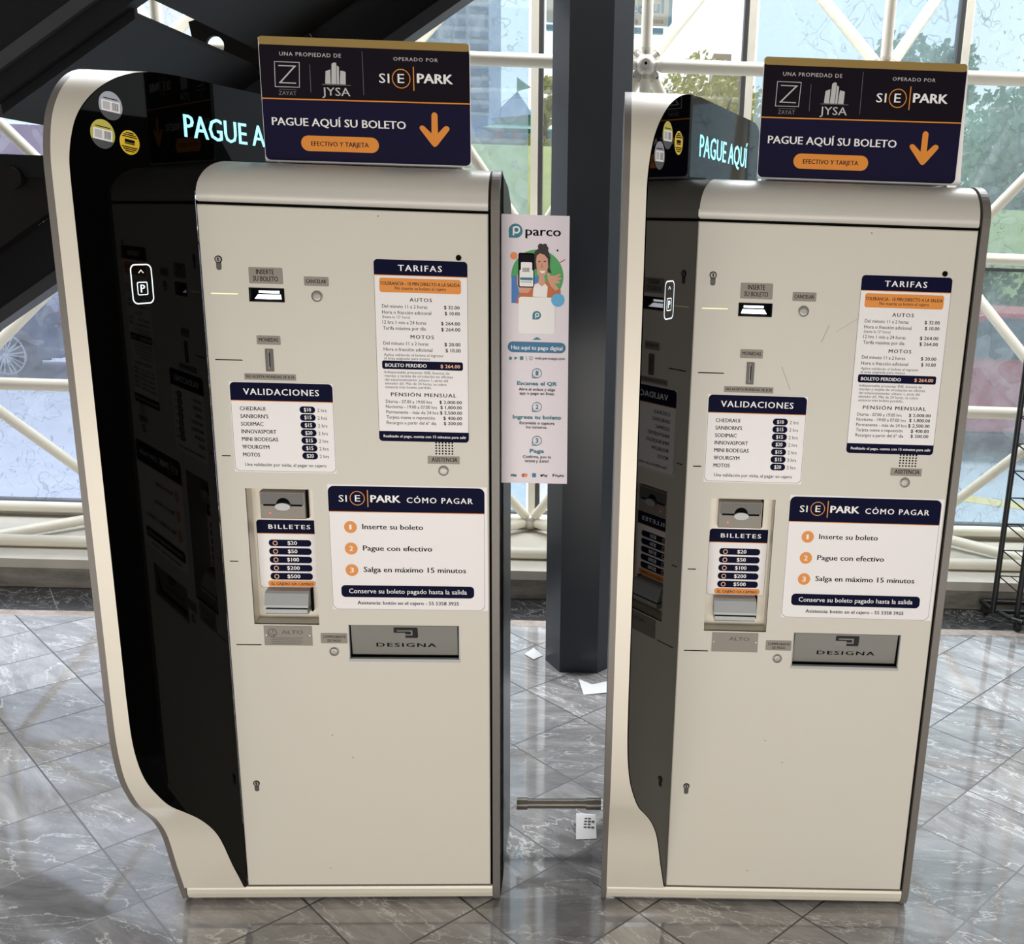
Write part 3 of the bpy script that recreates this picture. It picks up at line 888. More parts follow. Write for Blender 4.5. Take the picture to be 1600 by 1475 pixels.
FLAG = [
  ('c', 0.0264, 0.5254, 0.014, 0.0, 'teal'),
  ('r', 0.0127, 0.5115, 0.0264, 0.5252, 0.0, 'teal'),
  ('c', 0.0279, 0.5274, 0.0074, 0.0043, 'white'),
  ('r', 0.0205, 0.5162, 0.0236, 0.5329, 0.0012, 'white'),
  ('t', 'parco', 0.0459, 0.1176, 0.5172, 0.0175, 'ink', 1, 1.0),
  ('c', 0.0708, 0.4368, 0.0531, 0.0, 'green'),
  ('r', 0.0183, 0.3816, 0.0734, 0.436, 0.0, 'blue'),
  ('c', 0.0229, 0.476, 0.0075, 0.0, 'ballo'),
  ('p', [(0.1144, 0.4654), (0.1261, 0.4727), (0.1273, 0.4712), (0.1156, 0.4638)], 'red'),
  ('c', 0.1109, 0.4892, 0.002, 0.0, 'navy'),
  ('p', [(0.0271, 0.381), (0.031, 0.3949), (0.0397, 0.4069), (0.0634, 0.4202), (0.0733, 0.4256), (0.0931, 0.4273), (0.1111, 0.4169), (0.1191, 0.4093), (0.1155, 0.3836)], 'jacket'),
  ('p', [(0.0616, 0.3958), (0.0634, 0.4194), (0.0733, 0.4236), (0.0864, 0.4232), (0.092, 0.4164), (0.0906, 0.3943)], 'white'),
  ('p', [(0.0733, 0.4217), (0.0736, 0.4353), (0.0855, 0.4357), (0.0864, 0.4221), (0.0801, 0.4168)], 'skin'),
  ('p', [(0.064, 0.4506), (0.0615, 0.4737), (0.0653, 0.4862), (0.0727, 0.4926), (0.0845, 0.4929), (0.0928, 0.4878), (0.0969, 0.4749), (0.0955, 0.4555), (0.0996, 0.4439), (0.0917, 0.4445), (0.0899, 0.463), (0.0866, 0.4776), (0.0709, 0.4771), (0.0695, 0.4508)], 'hair'),
  ('c', 0.077, 0.4958, 0.0059, 0.0, 'hair'),
  ('c', 0.0853, 0.4972, 0.0047, 0.0, 'hair'),
  ('c', 0.0877, 0.4923, 0.0051, 0.0, 'hair'),
  ('p', [(0.0678, 0.4662), (0.0693, 0.4778), (0.0756, 0.4827), (0.0846, 0.4799), (0.0914, 0.4724), (0.0924, 0.4554), (0.0878, 0.442), (0.0823, 0.434), (0.076, 0.4346), (0.0704, 0.443)], 'skin'),
  ('p', [(0.0718, 0.4656), (0.0725, 0.4671), (0.0765, 0.4673), (0.0765, 0.4653)], 'hair'),
  ('p', [(0.0828, 0.4667), (0.0836, 0.4682), (0.0883, 0.4676), (0.0883, 0.4657)], 'hair'),
  ('p', [(0.0789, 0.4627), (0.0805, 0.4627), (0.0821, 0.4535), (0.0782, 0.4534)], 'skin2'),
  ('p', [(0.0751, 0.4478), (0.0869, 0.4482), (0.0846, 0.4442), (0.0806, 0.443), (0.0775, 0.444)], 'white'),
  ('p', [(0.0918, 0.432), (0.0901, 0.4436), (0.0933, 0.4453), (0.0989, 0.4385), (0.1068, 0.4395), (0.1167, 0.4437), (0.1187, 0.4406), (0.1116, 0.4357), (0.1195, 0.436), (0.1204, 0.4329), (0.1125, 0.4295), (0.1173, 0.4265), (0.1157, 0.4241), (0.107, 0.4231), (0.1151, 0.4131), (0.1072, 0.409), (0.0975, 0.4189)], 'skin'),
  ('p', [(0.0294, 0.4223), (0.0301, 0.4379), (0.0333, 0.4411), (0.0357, 0.4147), (0.0516, 0.4136), (0.0642, 0.4233), (0.0658, 0.4203), (0.0516, 0.4026), (0.0342, 0.4029)], 'skin'),
  ('r', 0.032, 0.4135, 0.0644, 0.4825, 0.0039, 'ink'),
  ('r', 0.0344, 0.4486, 0.0623, 0.4787, 0.0012, 'plum'),
  ('r', 0.0372, 0.4377, 0.06, 0.4644, 0.0028, 'white'),
  ('r', 0.0345, 0.4158, 0.0625, 0.4486, 0.0016, 'white'),
  ('r', 0.0407, 0.4445, 0.0417, 0.453, 0.0, 'ink'),
  ('r', 0.0428, 0.4445, 0.0438, 0.453, 0.0, 'ink'),
  ('r', 0.0448, 0.4446, 0.0458, 0.4531, 0.0, 'ink'),
  ('r', 0.0469, 0.4446, 0.0479, 0.4532, 0.0, 'ink'),
  ('r', 0.0489, 0.4447, 0.0499, 0.4532, 0.0, 'ink'),
  ('r', 0.051, 0.4448, 0.052, 0.4533, 0.0, 'ink'),
  ('r', 0.053, 0.4448, 0.054, 0.4534, 0.0, 'ink'),
  ('r', 0.0357, 0.4283, 0.0617, 0.4338, 0.0016, 'teal'),
  ('r', 0.0373, 0.4236, 0.0594, 0.426, 0.0, 'silver'),
  ('r', 0.0331, 0.3206, 0.1074, 0.3949, 0.0056, 'white'),
  ('c', 0.113, 0.3902, 0.0136, 0.0, 'bluel'),
  ('c', 0.0702, 0.3581, 0.0088, 0.0, 'teal'),
  ('r', 0.0615, 0.3492, 0.0703, 0.358, 0.0, 'teal'),
  ('c', 0.071, 0.3589, 0.0044, 0.0024, 'white'),
  ('r', 0.067, 0.3517, 0.0686, 0.362, 0.0008, 'white'),
  ('p', [(0.0618, 0.3075), (0.0706, 0.313), (0.0803, 0.308)], 'teal'),
  ('r', 0.0108, 0.2811, 0.1304, 0.3025, 0.0105, 'tealb'),
  ('t', 'Haz aquí tu pago digital', 0.0181, 0.1241, 0.2872, 0.0081, 'white', 1, 1),
  ('c', 0.0165, 0.2679, 0.0032, 0.0, 'teal'),
  ('p', [(0.0249, 0.2718), (0.0314, 0.2687), (0.0249, 0.2649)], 'teal'),
  ('r', 0.0358, 0.2652, 0.0431, 0.2721, 0.0012, 'teal'),
  ('r', 0.0491, 0.2643, 0.0499, 0.2732, 0.0, 'teal'),
  ('c', 0.0588, 0.269, 0.0036, 0.0028, 'teal'),
  ('t', 'web.parcoapp.com', 0.0669, 0.1292, 0.2672, 0.0053, 'ink', 0, 1),
  ('c', 0.0716, 0.2379, 0.0101, 0.0089, 'teal'),
  ('p', [(0.0614, 0.2377), (0.0626, 0.2377), (0.0627, 0.2287), (0.0716, 0.2289), (0.0716, 0.2277), (0.0615, 0.2274)], 'teal'),
  ('t', '1', 0.0688, 0.0748, 0.2334, 0.0094, 'teal', 2, 1),
  ('t', 'Escanea el QR', 0.0303, 0.1133, 0.2123, 0.0078, 'teal', 2, 1),
  ('t', 'Abre el enlace y elige', 0.034, 0.1098, 0.2011, 0.0058, 'ink', 0, 1),
  ('t', 'app o pago en línea.', 0.0357, 0.1087, 0.1925, 0.0058, 'ink', 0, 1),
  ('c', 0.0721, 0.1665, 0.0102, 0.009, 'teal'),
  ('p', [(0.0619, 0.1662), (0.0631, 0.1663), (0.0632, 0.1571), (0.0722, 0.1573), (0.0722, 0.1561), (0.062, 0.1558)], 'teal'),
  ('t', '2', 0.0693, 0.0754, 0.1619, 0.0096, 'teal', 2, 1),
  ('t', 'Ingresa tu boleto', 0.0215, 0.1233, 0.1404, 0.008, 'teal', 2, 1),
  ('t', 'Escanéala o captura', 0.0359, 0.1094, 0.129, 0.0059, 'ink', 0, 1),
  ('t', 'los números.', 0.0499, 0.0943, 0.1202, 0.0059, 'ink', 0, 1),
  ('c', 0.0727, 0.0938, 0.0103, 0.0091, 'teal'),
  ('p', [(0.0624, 0.0935), (0.0636, 0.0936), (0.0637, 0.0842), (0.0728, 0.0844), (0.0728, 0.0831), (0.0624, 0.0829)], 'teal'),
  ('t', '3', 0.0698, 0.076, 0.0891, 0.0098, 'teal', 2, 1),
  ('t', 'Paga', 0.0576, 0.0882, 0.0672, 0.0081, 'teal', 2, 1),
  ('t', 'Confirma, pon tu', 0.0431, 0.1029, 0.0556, 0.006, 'ink', 0, 1),
  ('t', 'tarjeta y ¡Listo!', 0.0473, 0.0984, 0.0466, 0.006, 'ink', 0, 1),
  ('t', 'VISA', 0.0171, 0.0304, 0.0142, 0.0052, 'navy', 2, 1),
  ('c', 0.0446, 0.017, 0.0037, 0.0, 'red'),
  ('c', 0.0496, 0.0171, 0.0037, 0.0, 'ballo'),
  ('r', 0.0633, 0.0135, 0.0712, 0.0218, 0.0, 'tealb'),
  ('t', 'Pay', 0.0854, 0.0962, 0.0151, 0.0056, 'ink', 1, 1),
  ('c', 0.0829, 0.0173, 0.0021, 0.0, 'ink'),
  ('t', 'P', 0.1071, 0.1113, 0.0153, 0.0061, 'navy', 2, 1),
  ('t', 'PayPal', 0.1129, 0.1309, 0.0153, 0.0048, 'navy', 1, 1),
]
# ---------------------------------------------------------------- the floor and the street outside
fl = MB()
fl.box((-5.5, -2.5, -0.06), (4.5, 4.05, 0.0), 'marble_tiles')
tag(fl.build('floor'), kind='structure')
ce = MB()
ce.box((-5.5, -2.5, 4.0), (4.5, 4.62, 4.12), 'ceiling_grey')
tag(ce.build('ceiling'), kind='structure')
gr = MB()
gr.box((-40, 4.62, -0.5), (40, 90, -0.30), 'asphalt')
tag(gr.build('ground'), 'pale grey asphalt street beyond the glass wall', 'street', kind='structure')

# ---------------------------------------------------------------- the payment machines
BETA = R(25)
TB, SB, CB = math.tan(BETA), math.sin(BETA), math.cos(BETA)
DOOR_W, DOOR_B, DOOR_T = 0.558, 0.055, 1.576
OUT_U0, OUT_U1 = -0.153, -0.141      # outer side plate of the wing

RAW = [(0.008, 0.055), (0.021, 0.095), (0.034, 0.134), (0.043, 0.165), (0.053, 0.20), (0.066, 0.236), (0.084, 0.27), (0.108, 0.305), (0.135, 0.337),
       (0.168, 0.375), (0.192, 0.415), (0.213, 0.46), (0.226, 0.51), (0.233, 0.57), (0.235, 0.66), (0.235, 1.60), (0.2335, 1.64),
       (0.225, 1.68), (0.212, 1.712), (0.189, 1.742), (0.158, 1.768), (0.12, 1.788), (0.075, 1.800), (0.02, 1.803), (-0.30, 1.797)]
NKINK = 2                             # the foot below this point is straight


def smooth_curve(pts, sub=5):
    out = []
    for i in range(len(pts) - 1):
        p0 = pts[max(i - 1, 0)]
        p1, p2 = pts[i], pts[i + 1]
        p3 = pts[min(i + 2, len(pts) - 1)]
        if i < NKINK or max(abs(p2[0] - p1[0]), abs(p2[1] - p1[1])) > 0.2:
            out.append(p1)
            continue
        if i == NKINK:
            p0 = p1
        for k in range(sub):
            t = k / sub
            q = []
            for a in (0, 1):
                m1, m2 = (p2[a] - p0[a]) / 2, (p3[a] - p1[a]) / 2
                if max(abs(p3[0] - p2[0]), abs(p3[1] - p2[1])) > 0.2:
                    m2 = p2[a] - p1[a]
                if max(abs(p1[0] - p0[0]), abs(p1[1] - p0[1])) > 0.2:
                    m1 = p2[a] - p1[a]
                q.append((2 * t**3 - 3 * t**2 + 1) * p1[a] + (t**3 - 2 * t**2 + t) * m1 + (-2 * t**3 + 3 * t**2) * p2[a] + (t**3 - t**2) * m2)
            out.append(tuple(q))
    out.append(pts[-1])
    return out


PROF = smooth_curve(RAW)
BACK_W = -0.345                       # the wing ends a little behind the cabinet
PROF_BACK = PROF + [(-0.325, 1.79), (-0.34, 1.775), (BACK_W, 1.75)]


def wing_frame(s, v, n):
    """Wing space: s runs towards the back along the glass (zero at the panel), v up, n out of the glass."""
    d = -s
    return L(-d * SB + n * CB, v, d * CB + n * SB)


def plate_with_holes(mb, u0, u1, v0, v1, holes, w, thick, m, ch=0.002):
    us = sorted({u0 + ch, u1 - ch} | {h[0] for h in holes} | {h[2] for h in holes})
    vs_ = sorted({v0 + ch, v1 - ch} | {h[1] for h in holes} | {h[3] for h in holes})
    for i in range(len(us) - 1):
        for j in range(len(vs_) - 1):
            cu, cv = (us[i] + us[i + 1]) / 2, (vs_[j] + vs_[j + 1]) / 2
            if any(h[0] < cu < h[2] and h[1] < cv < h[3] for h in holes):
                continue
            mb.add([(us[i], vs_[j], w), (us[i + 1], vs_[j], w), (us[i + 1], vs_[j + 1], w), (us[i], vs_[j + 1], w)], [(0, 1, 2, 3)], m)
    a = [(u0 + ch, v0 + ch, w), (u1 - ch, v0 + ch, w), (u1 - ch, v1 - ch, w), (u0 + ch, v1 - ch, w)]
    b = [(u0, v0, w - ch), (u1, v0, w - ch), (u1, v1, w - ch), (u0, v1, w - ch)]
    c = [(u0, v0, w - thick), (u1, v0, w - thick), (u1, v1, w - thick), (u0, v1, w - thick)]
    mb.add(a + b, [(i, (i + 1) % 4, 4 + (i + 1) % 4, 4 + i) for i in range(4)], m)
    mb.add(b + c, [(i, (i + 1) % 4, 4 + (i + 1) % 4, 4 + i) for i in range(4)], m)
    for h in holes:
        a = [(h[0], h[1], w), (h[2], h[1], w), (h[2], h[3], w), (h[0], h[3], w)]
        b = [(x, y, w - thick) for x, y, _ in a]
        mb.add(a + b, [(i, (i + 1) % 4, 4 + (i + 1) % 4, 4 + i) for i in range(4)], m)


def pocket(mb, u0, v0, u1, v1, w0, w1, m, mback=None):
    a = [(u0, v0, w0), (u1, v0, w0), (u1, v1, w0), (u0, v1, w0)]
    b = [(u0, v0, w1), (u1, v0, w1), (u1, v1, w1), (u0, v1, w1)]
    mb.add(a + b, [(i, (i + 1) % 4, 4 + (i + 1) % 4, 4 + i) for i in range(4)], m)
    mb.add(b, [(0, 1, 2, 3)], mback or m)


RECESS = (0.0554, 0.707, 0.1928, 1.0099)
SLOT = (0.0903, 1.3945, 0.1566, 1.4199)
TRAY = (0.2545, 0.6275, 0.4925, 0.7075)


def placard(name, parent, u0, v0, u1, v1, r, head_v, items, w=0.0, sheet=None, foot_v=None, outline=True, corners=(1, 1, 1, 1), body='paper', label=None):
    """A printed sheet stuck on the machine: white sheet, navy heading, orange rule and its lettering."""
    mb = MB(L)
    z = w + 0.0002
    if sheet:
        mb.flat(sheet, z, body)
        z += 6e-5
    if outline:
        mb.flat(rrect(u0, v0, u1, v1, r, corners=corners), z, 'ink')
        z += 6e-5
    e = 0.0006 if outline else 0
    mb.flat(rrect(u0 + e, v0 + e, u1 - e, v1 - e, r, corners=corners), z, body)
    z += 6e-5
    top = rrect(u0, head_v, u1, v1, r, corners=(0, 0, corners[2], corners[3]))
    mb.flat(top, z, 'navy')
    mb.flat([(u0, head_v - 0.0016), (u1, head_v - 0.0016), (u1, head_v), (u0, head_v)], z, 'orange')
    if foot_v:
        mb.flat(rrect(u0, v0, u1, foot_v, r, corners=(1, 1, 0, 0)), z, 'navy')
    put(mb, items, u0 if not sheet else u0, v0, z)
    return mb.build(name, parent, label)


def name_plate(name, parent, u0, v0, u1, v1, items, m='plate', r=0.002, w=0.0):
    mb = MB(L)
    t = 0.0012
    mb.prism(rrect(u0, v0, u1, v1, r), w + 0.0001, w + t, m, 'w')
    put(mb, items, 0, 0, w + t + 2e-5)
    return mb.build(name, parent)


def push_button(name, parent, u, v, r):
    mb = MB(L)
    mb.lathe((u, v, 0.0), [(r * 1.12, 0.0), (r * 1.12, 0.0018), (r * 0.95, 0.0026), (r * 0.9, 0.0012), (r * 0.86, 0.0012), (r * 0.80, 0.0030), (r * 0.5, 0.0034)], 'brushed', smooth=False)
    return mb.build(name, parent)


def key_lock(parent, u, v):
    mb = MB(L)
    mb.prism(rrect(u - 0.0042, v - 0.0195, u + 0.0042, v - 0.004, 0.004), 0.0, 0.0008, 'steel')
    mb.flat(rrect(u - 0.0050, v - 0.0203, u + 0.0050, v - 0.003, 0.0045), 0.0003, 'gap_black')
    mb.lathe((u, v, 0.0), [(0.0072, 0.0), (0.0072, 0.0012), (0.0056, 0.0016)], 'ink', smooth=False)
    mb.flat(circle(u, v, 0.0054), 0.0018, 'brushed')
    mb.flat([(u - 0.0012, v + 0.004), (u + 0.0014, v + 0.003), (u + 0.0006, v), (u + 0.0016, v - 0.004), (u - 0.0006, v - 0.0035), (u - 0.0014, v)], 0.0020, 'gap_black')
    return mb.build('key_lock', parent)


def make_machine(label):
    t = thing('payment_machine', label, 'payment machine')

    # --- cabinet, side and back
    mb = MB(L)
    mb.prism([(-0.02, 0.012), (-0.33, 0.012), (-0.33, 1.585), (-0.30, 1.61), (-0.24, 1.63), (-0.10, 1.645), (-0.02, 1.58)], 0.23, 0.572, 'side_grey', 'u')
    mb.build('cabinet', t)
    mb = MB(L)
    mb.prism([(-0.018, 0.004), (-0.05, 0.0), (-0.33, 0.0), (-0.33, 1.58), (-0.315, 1.605), (-0.235, 1.637), (-0.085, 1.657), (-0.05, 1.645), (-0.028, 1.62), (-0.018, 1.58)], 0.570, 0.5795, 'side_grey', 'u')
    mb.build('side_panel', t, label='dark grey right side panel of the machine')
    mb = MB(L)
    mb.box((-0.12, 0.0, -0.30), (0.54, 0.012, -0.035), 'gap_black')
    mb.build('base', t, label='recessed black foot')
    # --- black strips behind the door gaps, standing in for their shade
    mb = MB(L)
    for a, b in (((-0.004, 0.045, -0.03), (0.012, 1.585, -0.008)), ((0.546, 0.045, -0.03), (0.566, 1.585, -0.008)),
                 ((0.012, 0.045, -0.03), (0.546, 0.062, -0.008)), ((0.012, 1.566, -0.03), (0.546, 1.588, -0.008))):
        mb.box(a, b, 'gap_black')
    mb.build('door_gap_shade', t, label='black strips as shade in the gap around the door')

    # --- hood: quarter round nose, cut off on the left by the slanted wing
    prof = [(-0.006, 1.5815), (0.0, 1.5835)]
    for i in range(1, 15):
        a = R(90.0 * i / 14)
        prof.append((-0.082 + 0.082 * math.cos(a), 1.592 + 0.069 * math.sin(a)))
    prof += [(-0.16, 1.662), (-0.30, 1.657), (-0.33, 1.652), (-0.335, 1.60)]
    mb = MB(L)
    pts = []
    for w, v in prof:
        pts.append((max(-w, 0) * TB + 0.0005, v, w))
    for w, v in prof:
        pts.append((DOOR_W, v, w))
    n = len(prof)
    mb.add(pts, [(i, i + 1, n + i + 1, n + i) for i in range(n - 1)], 'hood_paint', True)
    mb.add(pts, [(0, n, 2 * n - 1, n - 1), tuple(range(n - 1, -1, -1)), tuple(range(n, 2 * n))], 'hood_paint')
    mb.build('hood', t)

    # --- right edge strip, following nose and foot
    outer = [(-0.03, 0.0), (-0.016, 0.004), (-0.007, 0.014), (-0.002, 0.03), (0.001, 0.05), (0.001, 1.585)]
    for i in range(1, 13):
        a = R(90.0 * i / 12)
        outer.append((-0.083 + 0.084 * math.cos(a), 1.592 + 0.071 * math.sin(a)))
    inner = [(w - 0.05, v) for w, v in reversed(outer)]
    mb = MB(L)
    mb.prism(outer + [(-0.11, 1.655), (-0.11, 0.0)], 0.5635, 0.5795, 'taupe', 'u')
    mb.build('edge_strip', t, label='taupe strip along the right edge')

    # --- plinth
    mb = MB(L)
    pl = [(-0.03, 0.008), (-0.016, 0.010), (-0.007, 0.018), (-0.001, 0.032), (0.0, 0.044), (-0.002, 0.050), (-0.03, 0.051)]
    mb.prism(pl, OUT_U1 + 0.001, 0.5625, 'frame_silver', 'u')
    mb.build('plinth', t)

    # --- wing: black glass on the inner face
    mb = MB(L)
    e = 0.004
    inner = [(-w * TB, v, w) for w, v in PROF_BACK]
    face = inner + [(-BACK_W * TB, 1.60, BACK_W), (-0.0015 * TB, 1.60, 0.0015), (-0.0015 * TB, 0.056, 0.0015)]
    mb.add(face, [tuple(range(len(face) - 1, -1, -1))], 'black_glass')
    back = [(u - 0.006 * CB, v, w - 0.006 * SB) for u, v, w in face]
    mb.add(back, [tuple(range(len(back)))], 'black_glass')
    glass = mb.build('wing_glass', t, label='glossy black glass on the inner face of the wing')
    # --- wing: silver band around the front and over the top
    mb = MB(L)
    n = len(PROF_BACK)
    gap = 0.0022
    a = [(-w * TB - gap, v, w) for w, v in PROF_BACK]
    b = [(OUT_U1, v, w) for w, v in PROF_BACK]
    c = [(-w * TB - gap - 0.004, v - 0.0, w - 0.012) for w, v in PROF_BACK]
    mb.add(a + b, [(i, n + i, n + i + 1, i + 1) for i in range(n - 1)], 'frame_silver', True)
    c = [(u, v + dv, w + dw) for (u, v, w), (dw, dv) in zip(a, [(-0.012, 0.0)] * 60 + [(-0.012, -0.004)] * (n - 60))]
    mb.add(a + c, [(i, i + 1, n + i + 1, n + i) for i in range(n - 1)], 'gap_black')
    mb.build('wing_band', t, label='silver band around the front of the wing')
    # --- wing: outer plate
    mb = MB(L)
    poly = [(-0.03, 0.0), (-0.016, 0.004), (-0.006, 0.016), (0.001, 0.034)] + PROF_BACK + [(BACK_W, 0.0)]
    mb.prism(poly, OUT_U0, OUT_U1, 'taupe', 'u')
    mb.build('wing_plate', t, label='taupe outer side plate of the wing')
    # --- bright bead between glass and door
    mb = MB(L)
    mb.tube((-0.0045, 0.057, 0.003), (-0.0045, 1.576, 0.003), 0.0026, 'chrome', 10)
    mb.build('bead', t, label='bright vertical bead between glass and door')

    # --- lit lettering and parking symbol in the glass
    mb = MB(wing_frame)
    put_text(mb, 'PAGUE AQUÍ', -0.016, 0.286, 1.697, 0.040, 'cyan_light', 1, 1.0, 0.0008)
    mb.build('lit_lettering', t, label='glowing pale blue words PAGUE AQUÍ')
    mb = MB(wing_frame)
    o_, i_ = rrect(-0.1635, 1.3935, -0.1165, 1.4655, 0.011), rrect(-0.1612, 1.3958, -0.1188, 1.4632, 0.009)
    k = len(o_)
    mb.add([(x, y, 0.0008) for x, y in o_ + i_], [(j, (j + 1) % k, k + (j + 1) % k, k + j) for j in range(k)], 'icon_light')
    o_, i_ = rrect(-0.1515, 1.4095, -0.1285, 1.4335, 0.003), rrect(-0.1498, 1.4112, -0.1302, 1.4318, 0.002)
    k = len(o_)
    mb.add([(x, y, 0.0008) for x, y in o_ + i_], [(j, (j + 1) % k, k + (j + 1) % k, k + j) for j in range(k)], 'icon_light')
    put_text(mb, 'P', -0.1445, -0.1345, 1.4145, 0.014, 'icon_light', 1, 1.0, 0.0008)
    mb.flat([(-0.1465, 1.4495), (-0.1405, 1.4555), (-0.1345, 1.4495), (-0.1360, 1.4490), (-0.1405, 1.4535), (-0.1450, 1.4490)], 0.0008, 'icon_light')
    mb.build('parking_symbol', t, label='glowing outlined parking symbol in the glass')

    # --- the door and what is set into it
    mb = MB(L)
    plate_with_holes(mb, 0.0, DOOR_W, DOOR_B, DOOR_T, [RECESS, SLOT, TRAY], 0.0, 0.006, 'door_paint')
    for u0, u1, v, m in ((0.0156, 0.0677, 1.4072, 'slot_light'), (0.0142, 0.0675, 1.2765, 'gap_black'), (0.0134, 0.0309, 1.0787, 'gap_black'),
                         (0.0134, 0.0311, 0.8495, 'gap_black'), (0.0140, 0.0673, 0.659, 'gap_black')):
        mb.flat([(u0, v - 0.0011), (u1, v - 0.0011), (u1, v + 0.0011), (u0, v + 0.0011)], 0.0002, m)
    for x, y in ((0.209, 0.442), (0.252, 0.387), (0.19, 0.10), (0.345, 1.565)):
        mb.flat(circle(x, y, 0.0013, 8), 0.0002, 'grey')
    mb.flat(circle(0.500, 1.4905, 0.0056, 24), 0.0009, 'gap_black')
    door = mb.build('door', t)
    key_lock(door, 0.0346, 1.473)
    key_lock(door, 0.0357, 0.3215)
    name_plate('name_plate', door, 0.0912, 1.4289, 0.1562, 1.4597, PL_INSERTE)
    name_plate('name_plate', door, 0.1972, 1.4274, 0.2448, 1.4449, PL_CANCELAR)
    name_plate('name_plate', door, 0.0984, 1.3092, 0.1448, 1.3266, PL_MONEDAS)
    name_plate('name_plate', door, 0.0697, 1.2378, 0.1713, 1.2498, PL_NOACEPTA, r=0.0005)
    name_plate('name_plate', door, 0.4317, 1.0706, 0.4975, 1.0866, PL_ASISTENCIA, r=0.001)
    name_plate('name_plate', door, 0.1945, 0.6645, 0.2512, 0.6877, PL_COMPROBANTE)
    push_button('push_button', door, 0.2212, 1.4072, 0.0098)
    push_button('push_button', door, 0.4640, 1.0560, 0.0095)
    push_button('push_button', door, 0.2220, 0.6450, 0.0090)
    # ticket slot: black mouth with a lit throat
    mb = MB(L)
    u0, v0, u1, v1 = SLOT
    pocket(mb, u0, v0, u1, v1, 0.0, -0.022, 'ink', 'gap_black')
    for (a0, b0, a1, b1) in ((u0 - 0.001, v0 - 0.001, u1 + 0.001, v0 + 0.0016), (u0 - 0.001, v1 - 0.0012, u1 + 0.001, v1 + 0.0006),
                             (u0 - 0.001, v0, u0 + 0.0012, v1), (u1 - 0.0012, v0, u1 + 0.001, v1)):
        mb.box((a0, b0, -0.001), (a1, b1, 0.0012), 'ink')
    mb.flat([(u0 + 0.012, v0 + 0.015), (u1 - 0.014, v0 + 0.015), (u1 - 0.014, v0 + 0.0195), (u0 + 0.012, v0 + 0.0195)], -0.018, 'white_light')
    mb.add([(u0 + 0.006, v0 + 0.004, -0.010), (u1 - 0.008, v0 + 0.004, -0.010), (u1 - 0.012, v0 + 0.012, -0.019), (u0 + 0.010, v0 + 0.012, -0.019)], [(0, 1, 2, 3)], 'white_light')
    mb.build('ticket_slot', door, label='black ticket slot lit white inside')
    # coin slot
    mb = MB(L)
    mb.prism(rrect(0.1135, 1.2554, 0.1291, 1.3004, 0.0012), 0.0, 0.0022, 'steel')
    mb.flat([(0.1196, 1.2600), (0.1206, 1.2600), (0.1206, 1.2980), (0.1196, 1.2980)], 0.0023, 'brushed')
    mb.flat([(0.1206, 1.2640), (0.1228, 1.2640), (0.1228, 1.2935), (0.1206, 1.2935)], 0.00235, 'gap_black')
    mb.build('coin_slot', door)
    # speaker holes
    mb = MB(L)
    for i in range(6):
        for j in range(5):
            mb.flat(circle(0.4495 + i * 0.00665, 1.0922 + j * 0.0058, 0.0019, 10), 0.0003, 'gap_black')
    mb.build('speaker_grille', door, label='dotted square of black speaker holes')
    # banknote recess
    mb = MB(L)
    pocket(mb, *RECESS, 0.0, -0.037, 'frame_silver')
    mb.build('banknote_recess', door)
    mb = MB(L)
    mb.prism([(-0.037, 0.938), (-0.023, 0.938), (-0.021, 0.940), (-0.021, 0.9955), (-0.023, 0.9975), (-0.037, 0.9975)], 0.0765, 0.1695, 'plate', 'u')
    z = -0.0209
    mb.box((0.1695, 0.938, -0.0368), (0.1735, 0.9995, -0.030), 'gap_black')  # black strip standing in for the shadow right of the inlet
    mb.flat(rrect(0.0785, 0.970, 0.1675, 0.9945, 0.001), z, 'steel')
    mb.flat([(0.083, 0.9665), (0.164, 0.9665), (0.164, 0.9705), (0.083, 0.9705)], z + 1e-4, 'gap_black')
    mb.flat([(0.1245 + 0.0145 * math.cos(R(i * 10)), 0.9700 + 0.0145 * math.sin(R(i * 10))) for i in range(19)], z + 2e-4, 'gap_black')
    mb.lathe((0.0965, 0.951, -0.021), [(0.0014, 0.0), (0.0014, 0.0012)], 'red_light', n=10)
    un = mb.build('banknote_inlet', door, label='grey banknote slot with red pilot light')
    mb = MB(L)
    pts = [(0.1245 + 0.016 * math.cos(R(i * 10)), 0.9665 + 0.008 * math.sin(R(i * 10))) for i in range(36)]
    mb.prism(pts, -0.021, -0.0145, 'silverplastic')
    mb.build('banknote_tongue', door)
    mb = MB(L)
    mb.prism([(-0.037, 0.7765), (-0.020, 0.7765), (-0.015, 0.772), (-0.006, 0.748), (-0.005, 0.7435), (-0.037, 0.7435)], 0.0765, 0.1695, 'silverplastic', 'u')
    mb.box((0.079, 0.7395, -0.0365), (0.166, 0.7435, -0.009), 'gap_black')
    mb.box((0.1695, 0.7265, -0.0368), (0.1735, 0.7785, -0.028), 'gap_black')  # black strip as the outlet's shadow on its right
    mb.prism([(-0.037, 0.727), (-0.009, 0.727), (-0.005, 0.731), (-0.005, 0.7395), (-0.037, 0.7395)], 0.0785, 0.1675, 'silverplastic', 'u')
    mb.build('change_outlet', door, label='silver curved note outlet')
    # tray window
    mb = MB(L)
    u0, v0, u1, v1 = TRAY
    pocket(mb, u0, v0, u1, v1, 0.0, -0.03, 'gap_black')
    mb.add([(u0 + 0.004, v0 + 0.006, -0.012), (u1 - 0.005, v0 + 0.006, -0.012), (u1 - 0.005, v1 - 0.002, -0.003), (u0 + 0.004, v1 - 0.002, -0.003)], [(0, 1, 2, 3)], 'flap')
    mb.box((u0 - 0.001, v0 - 0.0045, -0.006), (u1 + 0.001, v0 + 0.002, 0.003), 'silverplastic')
